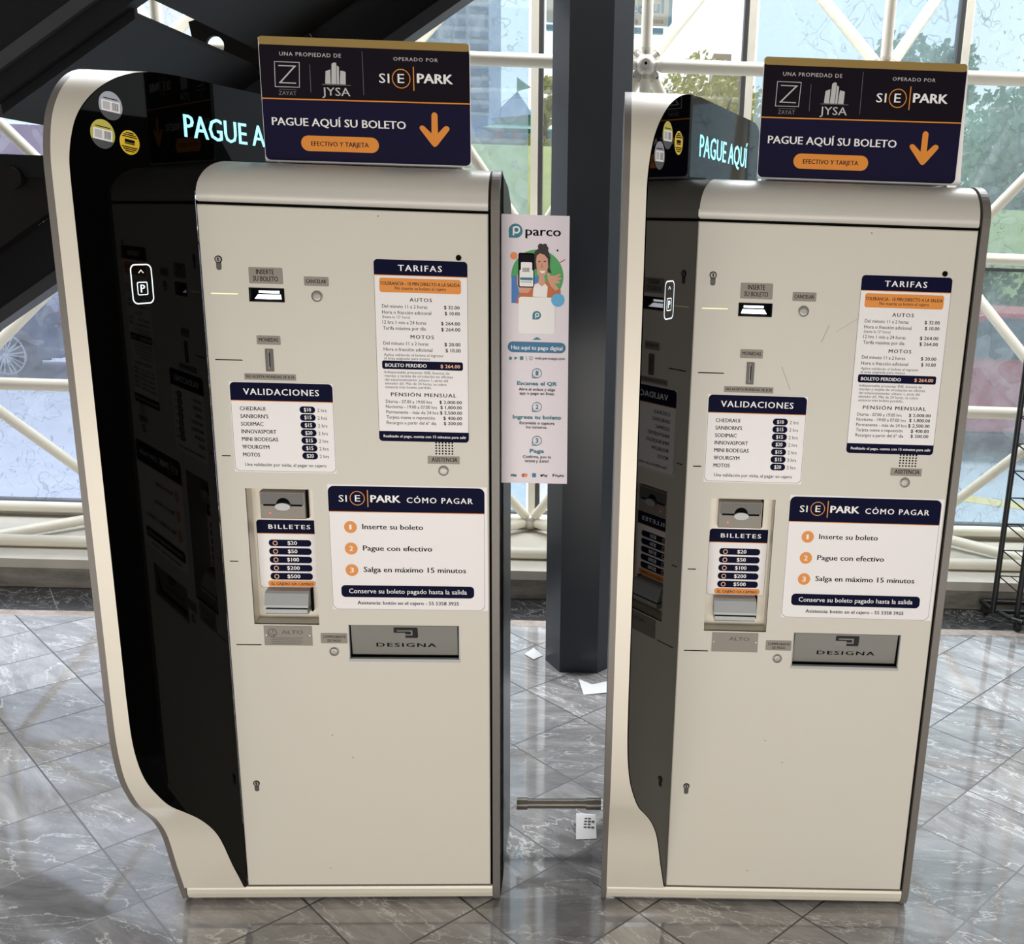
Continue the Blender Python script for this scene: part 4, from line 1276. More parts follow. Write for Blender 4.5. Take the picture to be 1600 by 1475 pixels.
    for a0, a1 in ((u0 - 0.0005, u0 + 0.0012), (u1 - 0.0012, u1 + 0.0005)):
        mb.box((a0, v0, -0.006), (a1, v1, 0.0012), 'silverplastic')

    def on_flap(u, v, w):
        f = (v - v0 - 0.006) / (v1 - v0 - 0.008)
        return L(u, v, -0.012 + 0.009 * f + 0.0002 + w)
    mb.T = on_flap
    put(mb, PL_DESIGNA, 0, 0, 0.0)
    mb.build('receipt_flap', door, label='steel receipt flap with worn emblem and lettering')

    # --- printed sheets
    placard('tariff_sheet', door, 0.3336, 1.1168, 0.5170, 1.4832, 0.0075, 1.4536, TARIFF, foot_v=1.1380, outline=True, label='tall white sheet headed TARIFAS')
    placard('validation_sheet', door, 0.0388, 1.0475, 0.2430, 1.2320, 0.009, 1.1952, VALID,
            sheet=[(0.0375, 1.0455), (0.2440, 1.0455), (0.2440, 1.2330), (0.0375, 1.2330)], label='square white sheet headed VALIDACIONES')
    placard('instruction_sheet', door, 0.2240, 0.7440, 0.5485, 1.0190, 0.0125, 0.9640, HOWTO,
            sheet=[(0.2235, 0.7435), (0.5555, 0.7435), (0.5535, 1.0215), (0.2235, 1.0225)], label='large white sheet headed CÓMO PAGAR')
    placard('banknote_sheet', door, 0.0605, 0.7772, 0.1885, 0.9310, 0.0075, 0.9010, BILLS, w=-0.037, corners=(1, 0, 0, 1), label='narrow white sheet headed BILLETES')
    return t, door


def rating_plate(door, faint):
    mb = MB(L)
    mb.prism(rrect(0.0745, 0.6585, 0.1766, 0.7038, 0.0008), 0.0001, 0.001, 'plate')
    for u in (0.079, 0.172):
        mb.lathe((u, 0.6825, 0.001), [(0.0022, 0), (0.0016, 0.0008)], 'chrome', n=12)
    if faint:
        put(mb, [it for it in PL_ALTO if it[0] == 't'], 0, 0, 0.00105)
    else:
        put(mb, PL_ALTO, 0, 0, 0.00105)
    return mb.build('rating_plate', door, label='worn blank metal plate' if faint else 'engraved metal plate reading ALTO')


def round_sticker(t, d, v, r, m, lab, tilt=0.0, text=False):
    mb = MB(wing_frame)
    c, s = math.cos(tilt), math.sin(tilt)

    def q(p):
        return (-d + p[0] * c - p[1] * s, v + p[0] * s + p[1] * c)
    mb.flat([q(p) for p in circle(0, 0, r)], 0.0006, m)
    if text:
        for k, (hw, y) in enumerate(((0.4, .78), (0.62, .62), (0.75, .46), (0.5, .2), (0.5, -.1), (0.78, -.4), (0.66, -.56), (0.45, -.72))):
            mb.flat([q(p) for p in ((-hw * r, y * r - r * .045), (hw * r, y * r - r * .045), (hw * r, y * r + r * .045), (-hw * r, y * r + r * .045))], 0.0008, 'ink')
        mb.flat([q(p) for p in rrect(-.5 * r, -.02 * r, .5 * r, .16 * r, .03 * r)], 0.0009, 'ink')
    else:
        mb.flat([q(p) for p in rrect(-.78 * r, -.42 * r, .78 * r, .34 * r, .02 * r)], 0.0008, 'white')
        for k in range(7):
            x = (0.10 + 0.085 * k) * r
            mb.flat([q(p) for p in ((x, -.3 * r), (x + (.05 if k % 2 else .03) * r, -.3 * r), (x + (.05 if k % 2 else .03) * r, .24 * r), (x, .24 * r))], 0.0009, 'ink')
        mb.flat([q(p) for p in ((-.66 * r, -.3 * r), (-.06 * r, -.3 * r), (-.06 * r, .24 * r), (-.66 * r, .24 * r))], 0.0009, 'silver')
        mb.flat([q(p) for p in ((-.6 * r, .46 * r), (.6 * r, .46 * r), (.6 * r, .52 * r), (-.6 * r, .52 * r))], 0.0009, 'ink')
        mb.flat([q((r * math.cos(R(a)), r * math.sin(R(a)))) for a in range(205, 336, 5)], 0.0007, 'grey')
    return mb.build('round_sticker', t, lab)


MA, DA = make_machine('silver parking payment machine on the left, beside the tall flag sign')
MA.location = (-0.85272401, 1.88641992, 0)
MA.rotation_euler = (0, 0, 0.0571443)
MB_ = copy_tree(MA)
MB_['label'] = 'silver parking payment machine on the right, next to the black wire rack'
for o in (MA, MB_):
    o['group'] = 'parking payment machines'
MB_.location = (0.117606, 1.93493896, 0)
MB_.rotation_euler = (0, 0, 0.02280455)
DB = [c for c in bpy.data.objects if c.parent == MB_ and c.name.startswith('door') and not c.name.startswith('door_gap_shade')][0]
rating_plate(DA, False)
rating_plate(DB, True)
round_sticker(MA, 0.171, 1.732, 0.0235, 'foil', 'silver round sticker', R(-4))
round_sticker(MA, 0.192, 1.684, 0.0240, 'olive', 'silver and yellow round sticker', R(-6))
round_sticker(MA, 0.139, 1.675, 0.0205, 'yellow', 'small yellow round sticker', R(-6), True)
round_sticker(MB_, 0.180, 1.719, 0.0235, 'olive', 'silver and yellow round sticker', R(2))
round_sticker(MB_, 0.214, 1.682, 0.0235, 'foil', 'silver round sticker', R(2))
round_sticker(MB_, 0.126, 1.711, 0.0205, 'yellow', 'small yellow round sticker', R(2), True)
# scratches on the right machine's door
for (u0, v0, u1, v1) in ((0.290, 1.368, 0.333, 1.396), (0.262, 1.345, 0.276, 1.382), (0.185, 1.294, 0.206, 1.246)):
    mb = MB(L)
    mb.flat([(u0, v0), (u1, v1), (u1 + 0.0006, v1), (u0 + 0.0006, v0)], 0.0002, 'grey')
    mb.build('scratch', DB)


# ---------------------------------------------------------------- signs on the machines
def header_sign(label, machine, u, v, w, tilt, back):
    t = thing('header_sign', label, 'sign', group='header signs on the machines')
    mb = MB(L)
    Wd, Hd = 0.4065, 0.2285
    mb.prism(rrect(0.0, 0.0, Wd, Hd, 0.001), -0.0055, 0.0, 'paper')
    z = 0.0001
    mb.flat(rrect(0.0012, 0.0030, Wd - 0.0012, Hd - 0.0015, 0.010), z, 'gold')
    z += 1e-4
    mb.flat(rrect(0.0008, 0.0030, Wd - 0.0008, Hd - (0.0045 if back else 0.0085), 0.010), z, 'plum')
    z += 1e-4
    mb.flat(rrect(0.0008, 0.0030, Wd - 0.0008, 0.1165, 0.010, corners=(1, 1, 0, 0)), z, 'navysign')
    mb.flat([(0.0008, 0.1165), (Wd - 0.0008, 0.1190), (Wd - 0.0008, 0.1214), (0.0008, 0.1189)], z + 5e-5, 'orange')
    put(mb, HEADER, 0, 0, z + 1e-4)
    mb.build('panel', t)
    mb = MB(L)
    mb.box((0.02, -0.001, -0.075), (Wd - 0.02, 0.004, -0.0055), 'paper')
    for x in (0.08, Wd - 0.08):
        mb.prism([(-0.0056, 0.004), (-0.065, 0.004), (-0.0056, 0.12)], x - 0.002, x + 0.002, 'paper', 'u')
    mb.build('easel_foot', t, 'white easel foot behind the sign')
    if back:
        mb = MB(L)
        mb.prism([(Wd - 0.06, 0.0), (Wd + 0.013, 0.0), (Wd + 0.003, Hd + 0.001), (Wd - 0.06, Hd + 0.001)], -0.0105, -0.0056, 'white')
        mb.build('backing_board', t, 'white backing board showing past the right edge')
    a = machine.rotation_euler[2]
    mx, my = machine.location[0], machine.location[1]
    t.location = (mx + u * math.cos(a) + w * math.sin(a), my + u * math.sin(a) - w * math.cos(a), v)
    t.rotation_euler = (0, -tilt, a)
    return t


header_sign('dark PAGUE AQUÍ SU BOLETO sign standing on the left payment machine', MA, 0.1105, 1.6640, -0.082, 0.006, False)
header_sign('dark PAGUE AQUÍ SU BOLETO sign standing on the right payment machine', MB_, 0.1215, 1.6655, -0.082, 0.0, True)

# tall flag sign screwed to the right side of the left machine
mb = MB(L)
mb.prism([(-0.0022, 0.0), (0.1380, 0.0), (0.1345, 0.5575), (-0.0022, 0.5572)], -0.004, 0.0, 'flagwhite')
put(mb, FLAG, 0, 0, 0.0001)
fs = mb.build('flag_sign')
tag(fs, 'tall narrow white sign with a phone picture on the side of the left machine', 'sign')
a = MA.rotation_euler[2]
u, w = 0.5825, -0.045
fs.location = (MA.location[0] + u * math.cos(a) + w * math.sin(a), MA.location[1] + u * math.sin(a) - w * math.cos(a), 1.0207)
fs.rotation_euler = (0, 0, a)
# ---------------------------------------------------------------- the glass wall and its space frame
WA = R(1.5)
WC, WS = math.cos(WA), math.sin(WA)
Y0 = 4.0


def WF(s, d, z):
    """Wall space: s along the wall, d outwards, z up."""
    return (s * WC - d * WS, Y0 + s * WS + d * WC, z)


MOD = 0.945
GD = 0.47                              # back chord and glass
S_FRONT = [0.006 + MOD * k for k in range(-4, 4)]
S_BACK = [0.006 + MOD * (k + 0.5) for k in range(-5, 4)]
ZF = [0.848, 2.19, 3.53]
ZB = [0.175, 1.487, 2.83]

mb = MB(WF)
mb.box((-5.5, -0.150, 0.0), (4.3, 0.0, 0.118), 'kerb_stone')
mb.box((-5.5, -0.156, 0.088), (4.3, 0.62, 0.128), 'ledge')
tag(mb.build('baseboard_back'), kind='structure')

sf = thing('space_frame', 'white tubular space frame standing inside the glass wall', 'space frame', WF(0, 0, 0.128))
sf.rotation_euler = (0, 0, 0)


def tube_part(p, q, r=0.0255, trim0=0.05, trim1=0.05, name='tube'):
    a, b = Vector(WF(*p)), Vector(WF(*q))
    d = (b - a).normalized()
    a2, b2 = a + d * trim0, b - d * trim1
    o_ = Vector(sf.location)
    m = MB()
    m.tube(a2 - o_, b2 - o_, r, 'tube_white', 16)
    # tapered cone ends
    if trim0 > 0.03:
        m.tube(a2 - o_, a2 - d * 0.035 - o_, r, 'tube_white', 12, r1=r * 0.5)
    if trim1 > 0.03:
        m.tube(b2 - o_, b2 + d * 0.035 - o_, r, 'tube_white', 12, r1=r * 0.5)
    m.build(name, sf)


def node_part(p):
    o_ = Vector(WF(*p)) - Vector(sf.location)
    m = MB()
    m.ball(o_, 0.042, 'node_metal', 16, 10)
    for ax in ((1, 0, 0), (-1, 0, 0), (0, 0, 1), (0, 0, -1)):
        m.tube(o_ + Vector(ax) * 0.03, o_ + Vector(ax) * 0.062, 0.019, 'node_metal', 10)
    for sx in (-1, 1):
        for sz in (-1, 1):
            v = Vector((sx, 0.5, sz)).normalized()
            m.tube(o_ + v * 0.03, o_ + v * 0.060, 0.018, 'node_metal', 10)
            m.tube(o_ + v * 0.058, o_ + v * 0.068, 0.012, 'gasket', 8)
    m.tube(o_ + Vector((0, -0.036, 0)), o_ + Vector((0, -0.046, 0)), 0.017, 'node_metal', 12)
    m.tube(o_ + Vector((0, -0.046, 0)), o_ + Vector((0, -0.0465, 0)), 0.006, 'gap_black', 10)
    m.build('node', sf)


for z in ZF[:2]:
    for i, s in enumerate(S_FRONT):
        node_part((s, 0, z))
for z in ZF[:2]:
    for i in range(len(S_FRONT) - 1):
        tube_part((S_FRONT[i], 0, z), (S_FRONT[i + 1], 0, z), 0.0265, 0.062, 0.062)
for s in S_FRONT:
    tube_part((s, 0, ZF[0]), (s, 0, ZF[1]), 0.022, 0.062, 0.062)
    tube_part((s, 0, ZF[1]), (s, 0, ZF[2]), 0.022, 0.062, 0.062)
# foot chord lying on the ledge, with its zigzag
for i in range(len(S_FRONT) - 1):
    tube_part((S_FRONT[i], 0.0, 0.155), (S_FRONT[i + 1], 0.0, 0.155), 0.026, 0.0, 0.0)
for z in ZB[:2]:
    for i in range(len(S_BACK) - 1):
        tube_part((S_BACK[i], GD - 0.03, z), (S_BACK[i + 1], GD - 0.03, z), 0.026, 0.0, 0.0)
for s in S_BACK:
    m = MB()
    o_ = Vector(WF(s, GD - 0.06, ZB[0])) - Vector(sf.location)
    m.ball(o_, 0.040, 'node_metal', 12, 8)
    m.build('node', sf)
for s in S_FRONT:
    for sb in S_BACK:
        if abs(abs(s - sb) - MOD / 2) < 0.01:
            tube_part((sb, GD - 0.05, ZB[0]), (s, 0.0, 0.160), 0.024, 0.05, 0.03)
            for zf in ZF[:2]:
                for zb in ZB:
                    if abs(zf - zb) < 0.75:
                        tube_part((s, 0, zf), (sb, GD - 0.05, zb), 0.023, 0.065, 0.05)

# --- windows: one bay between two mullions
PANES = ['pane_film_blue', 'pane_film_blue', 'pane_film_blue', 'pane_film_sky', 'pane_clear', 'pane_film_sky', 'pane_film_teal', 'pane_film_teal']
for i in range(len(S_BACK) - 1):
    s0, s1 = S_BACK[i], S_BACK[i + 1]
    w_ = thing('window_%d' % (i + 1), None, None, WF((s0 + s1) / 2, GD + 0.03, 0.13))
    w_['kind'] = 'structure'
    o_ = w_.location

    def WL(s, d, z, o_=o_):
        p = WF(s, d, z)
        return (p[0] - o_[0], p[1] - o_[1], p[2] - o_[2])
    mb = MB(WL)
    k = 1 if S_BACK[i] < 0.3 else -1
    mb.box((s0 - 0.016, GD - 0.01, 0.13), (s0 + 0.016, GD + 0.06, 3.9), 'mullion_white')
    mb.box((s0 + (0.017 if k > 0 else -0.036), GD + 0.0, 0.13), (s0 + (0.036 if k > 0 else -0.017), GD + 0.05, 3.9), 'gasket')
    mb.build('mullion', w_)
    mb = MB(WL)
    mb.box((s0 + 0.036, GD + 0.0, 0.125), (s1 - 0.036, GD + 0.06, 0.180), 'mullion_white')
    mb.box((s0 + 0.036, GD + 0.0, 0.180), (s1 - 0.036, GD + 0.06, 0.196), 'gasket')
    for z in (1.440, 2.285, 2.90):
        mb.box((s0 + 0.036, GD + 0.01, z - 0.009), (s1 - 0.036, GD + 0.05, z + 0.006), 'gasket')
    mb.build('rail', w_)
    for z0, z1 in ((0.196, 1.431), (1.446, 2.276), (2.291, 2.891), (2.906, 3.9)):
        mb = MB(WL)
        mb.box((s0 + 0.030, GD + 0.022, z0), (s1 - 0.030, GD + 0.028, z1), 'glass_clear')
        mb.m[2] = mb.mi(PANES[i])          # the film sticks to the inner face only
        mb.build('pane', w_)

# ---------------------------------------------------------------- column
mb = MB()
pts = [(-0.232, 3.145), (-0.096, 3.145), (-0.036, 3.215), (-0.036, 3.350), (-0.096, 3.425), (-0.232, 3.425), (-0.292, 3.350), (-0.292, 3.240)]
cx, cy = -0.164, 3.285
mb.prism([(x - cx, y - cy) for x, y in pts], 0.0, 3.9, 'column_paint', 'z')
c_ = mb.build('column')
c_.location = (cx, cy, 0)
tag(c_, 'dark blue painted steel column with chamfered corners between the two machines', 'column')

# ---------------------------------------------------------------- staircase
st = thing('staircase', 'dark steel staircase rising behind the left machine', 'staircase', (-2.6, 2.9, 0))
SO = Vector(st.location)


def SW(x, y, z):
    return (x - SO[0], y - SO[1], z - SO[2])


def part(name, mbx, label=None):
    return mbx.build(name, st, label)


SL = (2.048 - 1.796) / (1.57 - 1.184)          # slope of the near stringer


def near(x, z0):
    return z0 + SL * (x + 1.57)


# near stringer: dark bottom flange, lip coloured lighter as if lit, dark web
xl, xr = -3.4, -0.45
mb = MB(SW)
mb.prism([(xl, near(xl, 1.796)), (xr, near(xr, 1.796)), (xr, near(xr, 1.846)), (xl, near(xl, 1.846))], 2.41, 2.45, 'stair_steel', 'y')
mb.prism([(xl, near(xl, 1.846)), (xr, near(xr, 1.846)), (xr, near(xr, 1.881)), (xl, near(xl, 1.881))], 2.395, 2.44, 'stair_steel_lit', 'y')
mb.prism([(xl, near(xl, 1.881)), (xr, near(xr, 1.881)), (xr, near(xr, 2.13)), (xl, near(xl, 2.13))], 2.42, 2.46, 'stair_steel', 'y')
mb.prism([(-1.56, near(-1.56, 1.772)), (-1.215, near(-1.215, 1.772)), (-1.215, near(-1.215, 1.85)), (-1.56, near(-1.56, 1.85))], 2.44, 2.455, 'stair_steel', 'y')
part('stringer', mb)
# far stringer
SF_ = (2.258 - 1.412) / (2.176 - 0.91)


def far(x, z0):
    return z0 + SF_ * (x + 2.176)


xl, xr = -3.4, -0.45
mb = MB(SW)
mb.prism([(xl, far(xl, 1.412)), (xr, far(xr, 1.412)), (xr, far(xr, 1.225)), (xl, far(xl, 1.225))], 3.30, 3.33, 'stair_steel', 'y')
mb.prism([(xl, far(xl, 1.225)), (xr, far(xr, 1.225)), (xr, far(xr, 1.180)), (xl, far(xl, 1.180))], 3.26, 3.34, 'stair_steel_lit', 'y')
part('stringer', mb)
# landing plate seen from below, spanning between the stringers
nz = Vector((-SL, 0, 1)).normalized()


def soffit(xa, xb, y0, y1, t=0.012, dz=0.0, m='stair_steel'):
    mbx = MB(SW)
    mbx.prism([(xa, near(xa, 1.800) + dz), (xb, near(xb, 1.800) + dz), (xb, near(xb, 1.800) + dz + t), (xa, near(xa, 1.800) + dz + t)], y0, y1, m, 'y')
    part('soffit_plate', mbx)


soffit(-1.50, -1.220, 2.452, 3.28, dz=-0.018)
soffit(-1.182, -0.5, 2.452, 3.25, m='stair_brown')
soffit(-1.545, -1.50, 2.452, 3.25, dz=-0.012, m='stair_brown')
soffit(-1.605, -1.553, 2.452, 3.25)
# tread edges and a landing beam further back on the left
mb = MB(SW)
mb.prism([(-3.2, 1.66), (-1.75, 1.66), (-1.75, 1.728), (-3.2, 1.728)], 3.18, 3.22, 'stair_steel', 'y')
mb.prism([(-3.2, 0.70), (-1.80, 1.64), (-1.75, 1.70), (-3.2, 1.70)], 3.20, 3.24, 'stair_brown', 'y')
part('landing_beam', mb)
mb = MB(SW)
mb.prism(circle(-2.02, 1.655, 0.035, 20), 3.16, 3.18, 'stair_brown', 'y')
part('cover_plate', mb)
# gusset with a round hole
hole = circle(-1.366, 2.083, 0.029, 24)
outer = [(-1.445, 2.150), (-1.42, 2.158), (-1.10, 2.20), (-1.05, 2.10), (-1.21, 1.99), (-1.435, 2.085)]
mb = MB(SW)
ctr = (-1.366, 2.083)


def ray_out(a):
    best = None
    dx, dz = math.cos(a), math.sin(a)
    for i in range(len(outer)):
        (x1, z1), (x2, z2) = outer[i], outer[(i + 1) % len(outer)]
        ex, ez = x2 - x1, z2 - z1
        den = dx * ez - dz * ex
        if abs(den) < 1e-9:
            continue
        t = ((x1 - ctr[0]) * ez - (z1 - ctr[1]) * ex) / den
        u = ((x1 - ctr[0]) * dz - (z1 - ctr[1]) * dx) / den
        if t > 0 and -1e-6 <= u <= 1 + 1e-6 and (best is None or t < best):
            best = t
    return (ctr[0] + dx * best, ctr[1] + dz * best)


angs = sorted({round(2 * math.pi * i / 48, 5) for i in range(48)} | {round(math.atan2(z - ctr[1], x - ctr[0]) % (2 * math.pi), 5) for x, z in outer})
hi = [(ctr[0] + 0.029 * math.cos(a), ctr[1] + 0.029 * math.sin(a)) for a in angs]
ho = [ray_out(a) for a in angs]
n = len(angs)
for y in (3.24, 3.255):
    mb.add([(x, y, z) for x, z in hi + ho], [(i, (i + 1) % n, n + (i + 1) % n, n + i) for i in range(n)], 'stair_brown')
mb.add([(x, 3.24, z) for x, z in hi] + [(x, 3.255, z) for x, z in hi], [(i, (i + 1) % n, n + (i + 1) % n, n + i) for i in range(n)], 'stair_brown')
mb.add([(x, 3.24, z) for x, z in ho] + [(x, 3.255, z) for x, z in ho], [(i, (i + 1) % n, n + (i + 1) % n, n + i) for i in range(n)], 'stair_brown')
part('gusset', mb, 'dark gusset plate with a round hole')

# ---------------------------------------------------------------- wire rack on the right
rk = thing('wire_rack', 'black wire display rack by the glass wall at the right edge', 'rack', (1.75, 3.75, 0))


def RK(x, y, z):
    return (x - 1.75, y - 3.75, z)


for x, y in ((1.555, 3.76), (1.632, 3.70), (1.98, 3.70), (1.91, 3.76)):
    mb = MB(RK)
    mb.tube((x, y, 0.04), (x, y, 1.55), 0.0115, 'rack_black', 10)
    mb.build('upright', rk)
mb = MB(RK)
path = [(1.97, 3.87, 0.045), (1.545, 3.87, 0.045), (1.56, 3.80, 0.045), (1.605, 3.685, 0.045), (1.64, 3.65, 0.045), (1.70, 3.635, 0.045), (2.05, 3.635, 0.045)]
for p, q in zip(path, path[1:]):
    mb.tube(p, q, 0.011, 'rack_black', 8)
mb.tube((1.545, 3.76, 0.045), (2.0, 3.76, 0.045), 0.010, 'rack_black', 8)
mb.tube((1.60, 3.70, 0.045), (2.05, 3.70, 0.045), 0.010, 'rack_black', 8)
mb.build('base_frame', rk)
for x, y in ((1.555, 3.84), (1.625, 3.665), (1.95, 3.84), (1.97, 3.645)):
    mb = MB(RK)
    mb.tube((x - 0.010, y, 0.019), (x + 0.010, y, 0.019), 0.019, 'rubber', 14)
    mb.box((x - 0.012, y - 0.006, 0.02), (x + 0.012, y + 0.006, 0.045), 'rack_black')
    mb.build('caster', rk)
for k in range(10):
    z = 0.205 + 0.1135 * k
    mb = MB(RK)
    mb.tube((1.56, 3.76, z), (1.91, 3.76, z), 0.003, 'rack_black', 6)
    mb.tube((1.56, 3.76, z), (1.632, 3.70, z - 0.055), 0.003, 'rack_black', 6)
    for j in range(1, 8):
        xx = 1.56 + 0.05 * j
        mb.tube((xx, 3.76, z), (xx + 0.075, 3.70, z - 0.055), 0.0022, 'rack_black', 6)
    mb.tube((1.632, 3.70, z - 0.055), (1.98, 3.70, z - 0.055), 0.003, 'rack_black', 6)
    mb.build('wire_shelf', rk)

# ---------------------------------------------------------------- conduit between the machines, papers on the floor
mb = MB()
mb.tube((-0.2625, 0, 0), (-0.047, 0.012, 0.0), 0.0125, 'conduit', 16)
for x0, x1 in ((-0.2625, -0.235), (-0.085, -0.047)):
    mb.tube((x0, (x0 + 0.2625) * .05, 0), (x1, (x1 + 0.2625) * .05, 0), 0.0155, 'conduit', 16)
cd = mb.build('conduit')
cd.location = (0, 2.15, 0.118)
tag(cd, 'short grey metal conduit joining the two machines near the floor', 'pipe')

# folded receipt standing half open
mb = MB()
mb.add([(-0.030, 0.030, 0.0), (0.022, 0.034, 0.0), (0.026, 0.030, 0.030), (-0.026, 0.026, 0.034), (-0.026, 0.022, 0.034), (0.026, 0.024, 0.031), (0.032, -0.036, 0.002), (-0.022, -0.042, 0.002)],
       [(0, 1, 2, 3), (3, 2, 5, 4), (4, 5, 6, 7)], 'receipt')
for k in range(4):
    for j in range(2 if k % 2 else 3):
        x = -0.004 + 0.010 * j
        y0 = -0.012 + 0.0075 * k
        zf = 0.002 + (y0 + 0.04) / 0.062 * 0.029
        mb.add([(x, y0, zf + .0012), (x + 0.008, y0, zf + .0012), (x + 0.008, y0 + 0.004, zf + 0.003), (x, y0 + 0.004, zf + .003)], [(0, 1, 2, 3)], 'grey')
rc = mb.build('receipt')
rc.location = (-0.088, 2.215, 0.0005)
tag(rc, 'folded white receipt on the floor below the conduit', 'receipt')


def scrap(label, pts, name='paper_scrap'):
    mbx = MB()
    c = Vector((sum(p[0] for p in pts) / len(pts), sum(p[1] for p in pts) / len(pts), 0))
    q = [(p[0] - c[0], p[1] - c[1], p[2]) for p in pts]
    n_ = len(q)
    ctr_ = (0, 0, max(p[2] for p in q) * 0.5 + 0.0005)
    up = q + [ctr_]
    mbx.add(up, [(i, (i + 1) % n_, n_) for i in range(n_)], 'receipt')
    mbx.add([(x, y, max(0, z - 0.0006)) for x, y, z in up], [((i + 1) % n_, i, n_) for i in range(n_)], 'receipt')
    o = mbx.build(name)
    o.location = (c[0], c[1], 0.0008)
    return tag(o, label, 'paper')


scrap('white paper scrap on the floor in front of the blue column', [(-0.158, 3.070, 0.012), (-0.128, 3.045, 0.001), (-0.03, 3.075, 0.012), (-0.025, 3.00, 0.004), (-0.135, 2.975, 0.001)])
scrap('small white paper scrap on the floor left of the blue column', [(-0.375, 3.28, 0.002), (-0.345, 3.325, 0.008), (-0.305, 3.275, 0.001), (-0.335, 3.235, 0.003)])

# ---------------------------------------------------------------- street
mb = MB()
mb.prism([(1.2, 7.35), (3.6, 6.25), (3.75, 6.40), (1.2, 7.55)], 0.0, 0.004, 'road_yellow', 'z')
o = mb.build('road_line')
o.location = (0, 0, -0.30)
tag(o, 'yellow line painted on the street beside the red car', 'road marking')


def wheel(parent, x, y, r, spokes=10):
    w_ = MB()
    w_.lathe((x, y, r), [(r * 0.74, 0.10), (r * 0.98, 0.10), (r, 0.07), (r, -0.07), (r * 0.98, -0.10), (r * 0.76, -0.10), (r * 0.74, -0.06)], 'tyre', 'y', 32)
    tyre = w_.build('wheel', parent)
    w2 = MB()
    w2.lathe((x, y, r), [(r * 0.76, -0.095), (r * 0.70, -0.10), (r * 0.68, -0.07), (r * 0.68, 0.0)], 'alloy', 'y', 32)
    for k in range(spokes):
        for dd in (-0.09, 0.09):
            a_ = 2 * math.pi * k / spokes + dd
            b_ = 2 * math.pi * k / spokes + dd * 1.5
            w2.tube((x + 0.10 * r * math.cos(a_), y - 0.10, r + 0.10 * r * math.sin(a_)), (x + 0.70 * r * math.cos(b_), y - 0.085, r + 0.70 * r * math.sin(b_)), r * 0.035, 'alloy', 6)
    w2.lathe((x, y - 0.09, r), [(r * 0.15, 0.0), (r * 0.15, -0.02), (r * 0.05, -0.03)], 'alloy', 'y', 16)
    w2.lathe((x, y + 0.01, r), [(r * 0.66, 0.0), (r * 0.6, -0.01)], 'gap_black', 'y', 24)
    w2.build('rim', tyre)
    return tyre


def car(label, loc, paint, sc, flip):
    c = thing('car', label, 'car', loc)
    f = -1 if flip else 1
    prof = [(0.02, 0.30), (0.0, 0.48), (0.03, 0.62), (0.0, 0.80), (0.06, 0.93), (0.50, 0.98), (0.95, 1.32), (1.30, 1.44), (2.10, 1.45), (2.55, 1.36),
            (3.25, 0.98), (4.05, 0.86), (4.28, 0.70), (4.32, 0.45), (4.25, 0.28)]
    wd = 1.72
    body, n_ = [], len(prof)
    m = MB()
    layers = [(0.0, 0.86), (0.10, 0.97), (0.25, 1.0), (wd - 0.25, 1.0), (wd - 0.10, 0.97), (wd, 0.86)]
    pts = []
    for yy, k in layers:
        for x, z in prof:
            tuck = 0.0
            if z > 1.0:
                tuck = (z - 1.0) * 0.45
            y_ = yy
            if yy < wd / 2:
                y_ = max(yy, tuck) if yy < 0.2 else yy
            else:
                y_ = min(yy, wd - tuck) if yy > wd - 0.2 else yy
            pts.append((f * (2.15 + (x - 2.15) * (0.97 + 0.03 * k)) * sc, y_ * sc, (0.28 + (z - 0.28) * (0.98 + 0.02 * k)) * sc))
    fc = []
    for j in range(len(layers) - 1):
        for i in range(n_):
            fc.append((j * n_ + i, j * n_ + (i + 1) % n_, (j + 1) * n_ + (i + 1) % n_, (j + 1) * n_ + i))
    m.add(pts, fc, paint, True)
    m.add(pts, [tuple(range(n_)), tuple(range(5 * n_ + n_ - 1, 5 * n_ - 1, -1))], paint)
    m.build('body', c)
    for poly in ([(0.72, 1.02), (1.02, 1.30), (1.32, 1.395), (1.55, 1.40), (1.55, 1.02)], [(1.62, 1.02), (1.62, 1.40), (2.08, 1.40), (2.50, 1.32), (3.0, 1.02)]):
        m = MB()
        p4 = []
        for x, z in poly:
            p4.append((f * x * sc, ((z - 1.0) * 0.45 - 0.004) * sc, z * sc))
        q4 = [(x, y + 0.02, z) for x, y, z in p4]
        k = len(p4)
        m.add(p4 + q4, [tuple(range(k)), tuple(range(2 * k - 1, k - 1, -1))] + [(i, (i + 1) % k, k + (i + 1) % k, k + i) for i in range(k)], 'car_glass')
        m.build('side_window', c)
    m = MB()
    m.box((f * 0.0 * sc - 0.012, 0.04 * sc, 0.72 * sc), (f * 0.32 * sc, 0.4 * sc, 0.86 * sc), 'tail_red')
    m.build('tail_light', c)
    m = MB()
    m.box((min(f * 0.2 * sc, f * 4.1 * sc), 0.04, 0.26 * sc), (max(f * 0.2 * sc, f * 4.1 * sc), 0.10, 0.36 * sc), 'tyre')
    m.build('sill', c)
    for x in (0.66, 3.45):
        wheel(c, f * x * sc, 0.05 * sc, 0.335 * sc)
    return c


car('blue car with a pale alloy wheel outside the window at far left', (-6.40, 10.55, -0.30), 'car_blue', 0.92, True)
rc_ = car('red car parked outside the window at far right', (5.0, 8.2, -0.30), 'car_red', 0.88, True)


